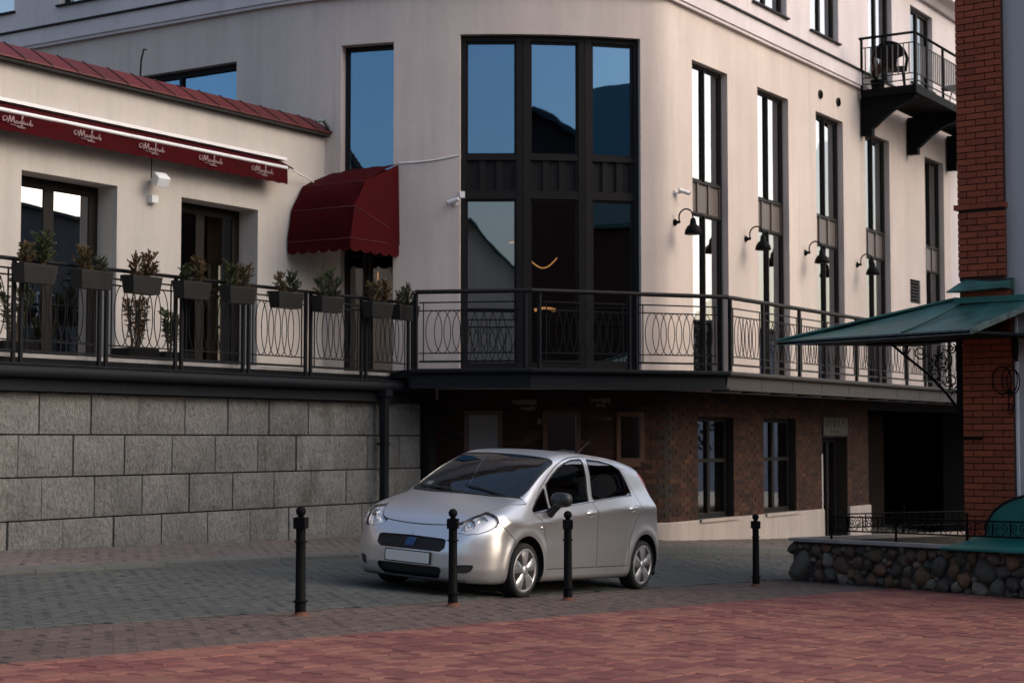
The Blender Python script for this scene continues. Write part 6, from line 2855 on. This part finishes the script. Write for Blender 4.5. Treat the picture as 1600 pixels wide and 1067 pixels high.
TK = .010
skin('body', ('body',), M['paint'], thick=TK)
skin('hood', ('hood',), M['paint'], thick=TK)
skin('bumper', ('bumper',), M['paint'], thick=TK)
doors = {}
for side in ('near', 'far'):
    for k in ('f_door', 'r_door'):
        doors[k, side] = skin('door', (k,), M['paint'], side, thick=TK)
    skin('window', ('q_win',), M['car_glass_dark'], side, pull=-.004, parent=doors['f_door', side])
    skin('window', ('f_win',), M['car_glass'], side, pull=-.004, parent=doors['f_door', side])
    skin('window', ('r_win',), M['car_glass_dark'], side, pull=-.004, parent=doors['r_door', side])
    hl = skin('headlight', ('lamp',), M['lens'], side, pull=-.001)
    skin('reflector', ('lamp',), M['reflector'], side, pull=-.028, parent=hl)
    skin('tail_lamp', ('tail',), M['red_lens'], side, pull=.002)
    skin('fog_lamp', ('fog',), M['plastic'], side, pull=-.018)
    # bowls inside the headlight
    sg = -1 if side == 'near' else 1
    for (x, y, z, r) in ((.190, .560, .722, .062), (.305, .635, .762, .052)):
        mb = MB()
        d = Vector((-.80, .52 * sg, .10)).normalized()
        c = Vector((x, y * sg, z))
        u = d.cross(Vector((0, 0, 1))).normalized()
        w = u.cross(d)
        rings = [(r, .012), (r * .92, .0), (r * .6, -.03), (r * .2, -.045)]
        vs = []
        for rr, h in rings:
            for k in range(18):
                a = 2 * PI * k / 18
                vs.append(c + (u * math.cos(a) + w * math.sin(a)) * rr + d * h)
        mb.add(vs, [(i * 18 + k, i * 18 + (k + 1) % 18, (i + 1) * 18 + (k + 1) % 18, (i + 1) * 18 + k) for i in range(3) for k in range(18)], 0, True)
        mb.tube([c - d * .04, c + d * .004], r * .22, 10)
        mb.build('lamp_bowl', M['chrome'], hl, local=True)
skin('window_seal', ('seal_shield',), M['rubber'], pull=.001)
skin('window_seal', ('seal_screen',), M['rubber'], pull=.001)
for side in ('near', 'far'):
    for k, d in (('q_win', 'f_door'), ('f_win', 'f_door'), ('r_win', 'r_door')):
        skin('window_seal', ('seal_' + k,), M['rubber'], side, pull=.001, parent=doors[d, side])
skin('panel_gap', ('gap',), M['rubber'], pull=-.006)
skin('cowl_grille', ('cowl',), M['plastic'], pull=-.004)
skin('windscreen', ('shield',), M['car_glass'], pull=-.003)
skin('rear_window', ('screen',), M['car_glass_dark'], pull=-.003)
skin('grille', ('grille',), M['plastic'], pull=-.020)
skin('air_intake', ('intake',), M['rubber'], pull=-.035)
skin('underbody', ('under',), M['rubber'])
# dark liner behind the gaps and the recesses
for nm, names, pull, lo, mt in (('liner', ['body', 'hood', 'bumper', 'f_door', 'r_door', 'gap', 'grille', 'intake', 'fog', 'tail', 'cowl'], -.055, False, 'rubber'),
                                ('headlining', ['body', 'f_door', 'r_door'] + ['seal_' + k for k in ('shield', 'screen', 'q_win', 'f_win', 'r_win')], -.018, True, 'dash')):
    v, n, t = region(names, pull)
    zc_ = v[t][:, :, 2]
    t = t[(zc_.min(1) > .94)] if lo else t[(zc_.max(1) < .93)]
    mb = MB()
    mb.add(v, [tuple(q) for q in t])
    mb.add(v * np.array([1, -1, 1]), [tuple(q) for q in t])
    mb.build(nm, M[mt], car, local=True)


def cp(pts):
    return [Vector(p) for p in pts]


def surf(x, z):
    """point on the near side skin at length x and height z"""
    o = np.array([[x, 0, z]])
    return Vector(solve(o, np.array([[0, -1.0, 0]]))[0])


def surf_front(y, z):
    return Vector(solve(np.array([[.8, y, z]]), np.array([[-1.0, 0, 0]]))[0])


# wheel housings
for wx in (WF, WR):
    for sg in (-1, 1):
        mb = MB()
        n = 24
        vs, fs = [], []
        for i in range(n + 1):
            a = PI * (-.12 + 1.24 * i / n)
            for y in (.50, .815):
                vs.append((wx + .345 * math.cos(a), y * sg, WZ + .345 * math.sin(a)))
        for i in range(n):
            fs.append((2 * i, 2 * i + 1, 2 * i + 3, 2 * i + 2))
        vs.append((wx, .50 * sg, WZ))
        for i in range(n):
            fs.append((2 * i, 2 * i + 2, len(vs) - 1))
        mb.add(vs, fs)
        mb.build('wheel_housing', M['rubber'], car, local=True)

# wheels
ty = MB()
prof = [(.205, -.085), (.222, -.094), (.242, -.096), (.259, -.085), (.267, -.062), (.268, 0), (.267, .062), (.259, .085), (.242, .096), (.222, .094), (.205, .085)]
vs = []
NS_ = 48
for r, h in prof:
    for k in range(NS_):
        a = 2 * PI * k / NS_
        vs.append((r * math.cos(a), -h, r * math.sin(a)))
ty.add(vs, [(i * NS_ + k, i * NS_ + (k + 1) % NS_, (i + 1) * NS_ + (k + 1) % NS_, (i + 1) * NS_ + k) for i in range(len(prof) - 1) for k in range(NS_)], 0, True)
ty_mesh = ty.mesh('tyre', M['tyre'])
rb = MB()
rb.lathe([(.0, .02), (.200, .02), (.206, .06), (.208, .086)], (0, 0, 0), 40, axis='y')
rb_mesh = rb.mesh('rim', M['rubber'])
wc = MB()
# outer ring of the cover
vs = []
for r, h in ((.176, .080), (.186, .093), (.200, .096), (.212, .086)):
    for k in range(60):
        a = 2 * PI * k / 60
        vs.append((r * math.cos(a), -h, r * math.sin(a)))
wc.add(vs, [(i * 60 + k, i * 60 + (k + 1) % 60, (i + 1) * 60 + (k + 1) % 60, (i + 1) * 60 + k) for i in range(3) for k in range(60)], 0, True)
wc.lathe([(.050, .084), (.046, .098), (.030, .104), (0, .105)], (0, 0, 0), 24, axis='y')
for k in range(5):
    a0 = 2 * PI * k / 5 + PI / 2
    prof_ = [(.040, .032, .092), (.075, .037, .100), (.120, .050, .102), (.160, .066, .097), (.188, .080, .091)]
    vs = []
    for r, w, h in prof_:
        for u, dh in ((-1, -.014), (-.62, 0), (0, .004), (.62, 0), (1, -.014)):
            a = a0
            x, z = r, w * u
            vs.append((x * math.cos(a) - z * math.sin(a), -(h + dh), x * math.sin(a) + z * math.cos(a)))
    wc.add(vs, [(i * 5 + j, i * 5 + j + 1, (i + 1) * 5 + j + 1, (i + 1) * 5 + j) for i in range(4) for j in range(4)], 0, True)
wc_mesh = wc.mesh('wheel_cover', M['rim'])
for wx in (WF, WR):
    for sg in (-1, 1):
        w = node('wheel', car, (wx, .735 * -sg * -1 if False else .735 * sg, WZ - .003), (0, 0, 0 if sg < 0 else PI))
        for nm, me in (('tyre', ty_mesh), ('rim', rb_mesh), ('wheel_cover', wc_mesh)):
            o = link(nm, me, w)
            o.rotation_euler = (0, .35 + wx, 0)
            if nm == 'wheel_cover':
                o.scale = (1.05, 1, 1.05)

# number plate, badge, trim of the front
mb = MB()
q = [surf_front(y, z) for y, z in ((-.262, .325), (.262, .325), (.262, .440), (-.262, .440))]
xo = min(p.x for p in q) - .022
mb.box(xo, xo + .03, -.268, .268, .320, .442)
pl = mb.build('plate_holder', M['plastic'], car, local=True)
mb = MB()
mb.box(xo - .004, xo - .0005, -.255, .255, .330, .432)
mb.build('number_plate', M['plate'], pl, local=True)
mb = MB()
for k in range(5):
    y = -.040 + .020 * k
    c = surf_front(0, .535).x - .006
    mb.prism([(c, y - .0065 + .016, .485), (c, y + .0065 + .016, .485), (c, y + .0065 - .016, .562), (c, y - .0065 - .016, .562)], (.02, 0, 0))
mb.build('badge', M['badge'], car, local=True)
mb = MB()
for z in np.arange(.466, .58, .0125):
    pts_ = [surf_front(y, z) + Vector((.012, 0, 0)) for y in np.linspace(-.37, .37, 15)]
    mb.tube(pts_, .0025, 4)
mb.build('grille_bar', M['plastic'], car, local=True)
# lower lip
mb = MB()
pts_ = [surf_front(y, .185) + Vector((-.004, 0, 0)) for y in np.linspace(-.60, .60, 25)]
mb.tube(pts_, .016, 6)
mb.build('front_lip', M['plastic'], car, local=True)
# door handles, side repeater, mirrors
for sg in (-1, 1):
    side = 'near' if sg < 0 else 'far'
    for k, (x, z) in (('f_door', (2.09, .868)), ('r_door', (3.02, .922))):
        p = surf(x, z)
        mb = MB()
        bowl = []
        mb.tube([(x + .095 * t, sg * (-surf(x + .095 * t, z).y + .014 * (1 - t * t)), z + .006 * t) for t in np.linspace(-1, 1, 9)], [.010, .017, .021, .022, .022, .022, .021, .017, .010], 10)
        mb.build('handle', M['paint'], doors[k, side], local=True)
        mb = MB()
        vs = []
        for a in np.linspace(0, 2 * PI, 25)[:-1]:
            xx, z_ = x + .085 * math.cos(a), z - .005 + .042 * math.sin(a)
            vs.append((xx, sg * (-surf(xx, z_).y + .0015), z_))
        mb.add(vs, [tuple(range(24)) if sg > 0 else tuple(range(23, -1, -1))])
        mb.build('handle_recess', M['reflector'], doors[k, side], local=True)
    p = surf(1.10, .715)
    mb = MB()
    mb.lathe([(.0, .0), (.02, .0), (.016, .008), (0, .010)], (1.10, p.y * (1 if sg < 0 else -1), .715), 12, axis='y') if sg < 0 else mb.tube([(1.10, -p.y, .715), (1.10, -p.y + .008, .715)], .018, 10)
    mb.build('side_repeater', M['chrome'], car, local=True)
    # belt trim below the windows
    mb = MB()
    ln = [(.985, .858), (1.34, .897), (1.68, .937), (2.11, .976), (2.22, .986), (2.68, 1.030), (3.08, 1.060)]
    mb.tube([(x, sg * (-surf(x, z).y + .003), z) for x, z in ln], .007, 6)
    mb.build('belt_trim', M['chrome'] if sg < 0 else M['rubber'], car, local=True)
    # mirror
    base = Vector((1.29, sg * (-surf(1.29, .86).y), .855))
    mb = MB()
    out = Vector((0, sg, 0))
    k_ = 1 if sg < 0 else .35
    mb.tube([base, base + out * .06 * k_ + Vector((-.01, 0, .05)), base + out * .11 * k_ + Vector((-.015, 0, .10))], [.05, .038, .04], 10)
    mir = mb.build('door_mirror', M['mirror_cap'], car, local=True)
    mb = MB()
    c = base + out * .150 + Vector((-.02, 0, .150)) if sg < 0 else base + out * .06 + Vector((.16, 0, .11))
    vs, fs = [], []
    NA_, NB = 18, 12
    for i in range(NB + 1):
        th = PI * i / NB
        for k in range(NA_):
            a = 2 * PI * k / NA_
            dx, dy, dz = math.sin(th) * math.cos(a), math.cos(th), math.sin(th) * math.sin(a)
            sx, sy = (.085 if dx < 0 else .03, .115) if sg < 0 else (.11, .05)
            ex = lambda v, p_: math.copysign(abs(v) ** p_, v)
            vs.append((c.x + ex(dx, .75) * sx, c.y + sg * ex(dy, .7) * sy, c.z + ex(dz, .75) * .074))
    for i in range(NB):
        for k in range(NA_):
            fs.append((i * NA_ + k, i * NA_ + (k + 1) % NA_, (i + 1) * NA_ + (k + 1) % NA_, (i + 1) * NA_ + k))
    mb.add(vs, fs, 0, True)
    mb.build('mirror_housing', M['mirror_cap'], mir, local=True)
# wipers
for y0, y1 in ((-.52, .02), (.12, .60)):
    mb = MB()
    pts_ = []
    for t in np.linspace(0, 1, 9):
        y = y0 + (y1 - y0) * t
        x = .885 + .06 * y * y + .05 * t + (.03 if y1 > .3 else .04) * t
        o = solve(np.array([[x, y, .6]]), np.array([[0, 0, 1.0]]))[0]
        pts_.append((x, y, o[2] + .014))
    mb.tube(pts_, .009, 6)
    mb.build('wiper', M['plastic'], car, local=True)
# antenna
mb = MB()
o = solve(np.array([[3.12, 0, .8]]), np.array([[0, 0, 1.0]]))[0]
mb.tube([(3.12, 0, o[2] - .005), (3.17, 0, o[2] + .02), (3.45, 0, o[2] + .17)], [.012, .006, .003], 6)
mb.build('antenna', M['plastic'], car, local=True)
# small stickers in the glass
mb = MB()
pts_ = []
for y, x in ((.56, 1.03), (.48, 1.01), (.48, 1.07), (.56, 1.09)):
    o = solve(np.array([[x, y, .6]]), np.array([[0, 0, 1.0]]))[0]
    pts_.append((x + .004, y, o[2] - .012))
mb.add(pts_, [(0, 1, 2, 3)])
mb.build('sticker', M['white_plastic'], car, local=True)

mb = MB()
mb.box(1.72, 1.745, -.11, .11, 1.30, 1.36)
mb.tube([(1.74, 0, 1.36), (1.76, 0, 1.42)], .01, 6)
mb.build('inside_mirror', M['plastic'], car, local=True)
# inside: floor, dashboard, wheel, seats
mb = MB()
mb.box(.90, 3.6, -.68, .68, .22, .30)
mb.box(.86, .90, -.66, .66, .30, .88)
mb.box(3.25, 3.65, -.60, .60, .30, .84)
mb.build('cabin_floor', M['dash'], car, local=True)
mb = MB()
mb.prism([(.92, -.66, .70), (1.56, -.66, .70), (1.50, -.66, .90), (1.34, -.66, .93), (1.00, -.66, .91)], (0, 1.36, 0))
mb.build('dashboard', M['dash'], car, local=True)
mb = MB()
c, d = Vector((1.70, -.36, .93)), Vector((.85, 0, .53)).normalized()
u = Vector((0, 1, 0))
w = d.cross(u)
mb.tube([c + (u * math.cos(t) + w * math.sin(t)) * .185 for t in np.linspace(0, 2 * PI, 29)[:-1]], .015, 8, closed=True)
mb.tube([c - u * .18, c + u * .18], .018, 6)
mb.tube([c, c - d * .25], .04, 8)
mb.build('steering_wheel', M['dash'], car, local=True)


def seat(y, x, wid, hr=True):
    mb = MB()
    mb.prism([(x - .45, y - wid, .42), (x + .02, y - wid, .38), (x + .02, y - wid, .52), (x - .42, y - wid, .56)], (0, 2 * wid, 0))
    mb.prism([(x - .04, y - wid, .50), (x + .10, y - wid, .48), (x + .30, y - wid, 1.08), (x + .20, y - wid, 1.10)], (0, 2 * wid, 0))
    if hr:
        mb.prism([(x + .21, y - .13, 1.13), (x + .31, y - .13, 1.12), (x + .35, y - .13, 1.28), (x + .27, y - .13, 1.30)], (0, .26, 0))
    mb.build('seat', M['seat'], car, local=True, bevel=.03)


seat(-.36, 2.02, .24)
seat(.36, 2.02, .24)
seat(0, 2.95, .60, False)
for y in (-.36, .36):
    mb = MB()
    mb.prism([(3.18, y - .12, 1.06), (3.26, y - .12, 1.06), (3.28, y - .12, 1.18), (3.21, y - .12, 1.18)], (0, .24, 0))
    mb.build('headrest', M['seat'], car, local=True, bevel=.02)

# parked on the slope: fit the wheels to the ground
YAW = rad(.9)
KS = 1.055
CX, CY = 14.21, 10.345
car.rotation_mode = 'QUATERNION'


def ground_at(lx, ly):
    lx, ly = lx * KS, ly * KS
    x = CX + lx * math.cos(YAW) - ly * math.sin(YAW)
    y = CY + lx * math.sin(YAW) + ly * math.cos(YAW)
    return Vector((x, y, float(zg(x, y))))


g1, g2, g3, g4 = ground_at(WF, -.73), ground_at(WF, .73), ground_at(WR, -.73), ground_at(WR, .73)
ex_ = ((g3 + g4) - (g1 + g2)).normalized()
ey_ = ((g2 + g4) - (g1 + g3))
ey_ = (ey_ - ex_ * ey_.dot(ex_)).normalized()
ez_ = ex_.cross(ey_)
R3 = Matrix((ex_, ey_, ez_)).transposed()
car.rotation_quaternion = R3.to_quaternion()
mid = (g1 + g2 + g3 + g4) / 4
car.location = mid - R3 @ Vector(((WF + WR) / 2 * KS, 0, 0)) - ez_ * .035
car.scale = (KS, KS, KS)
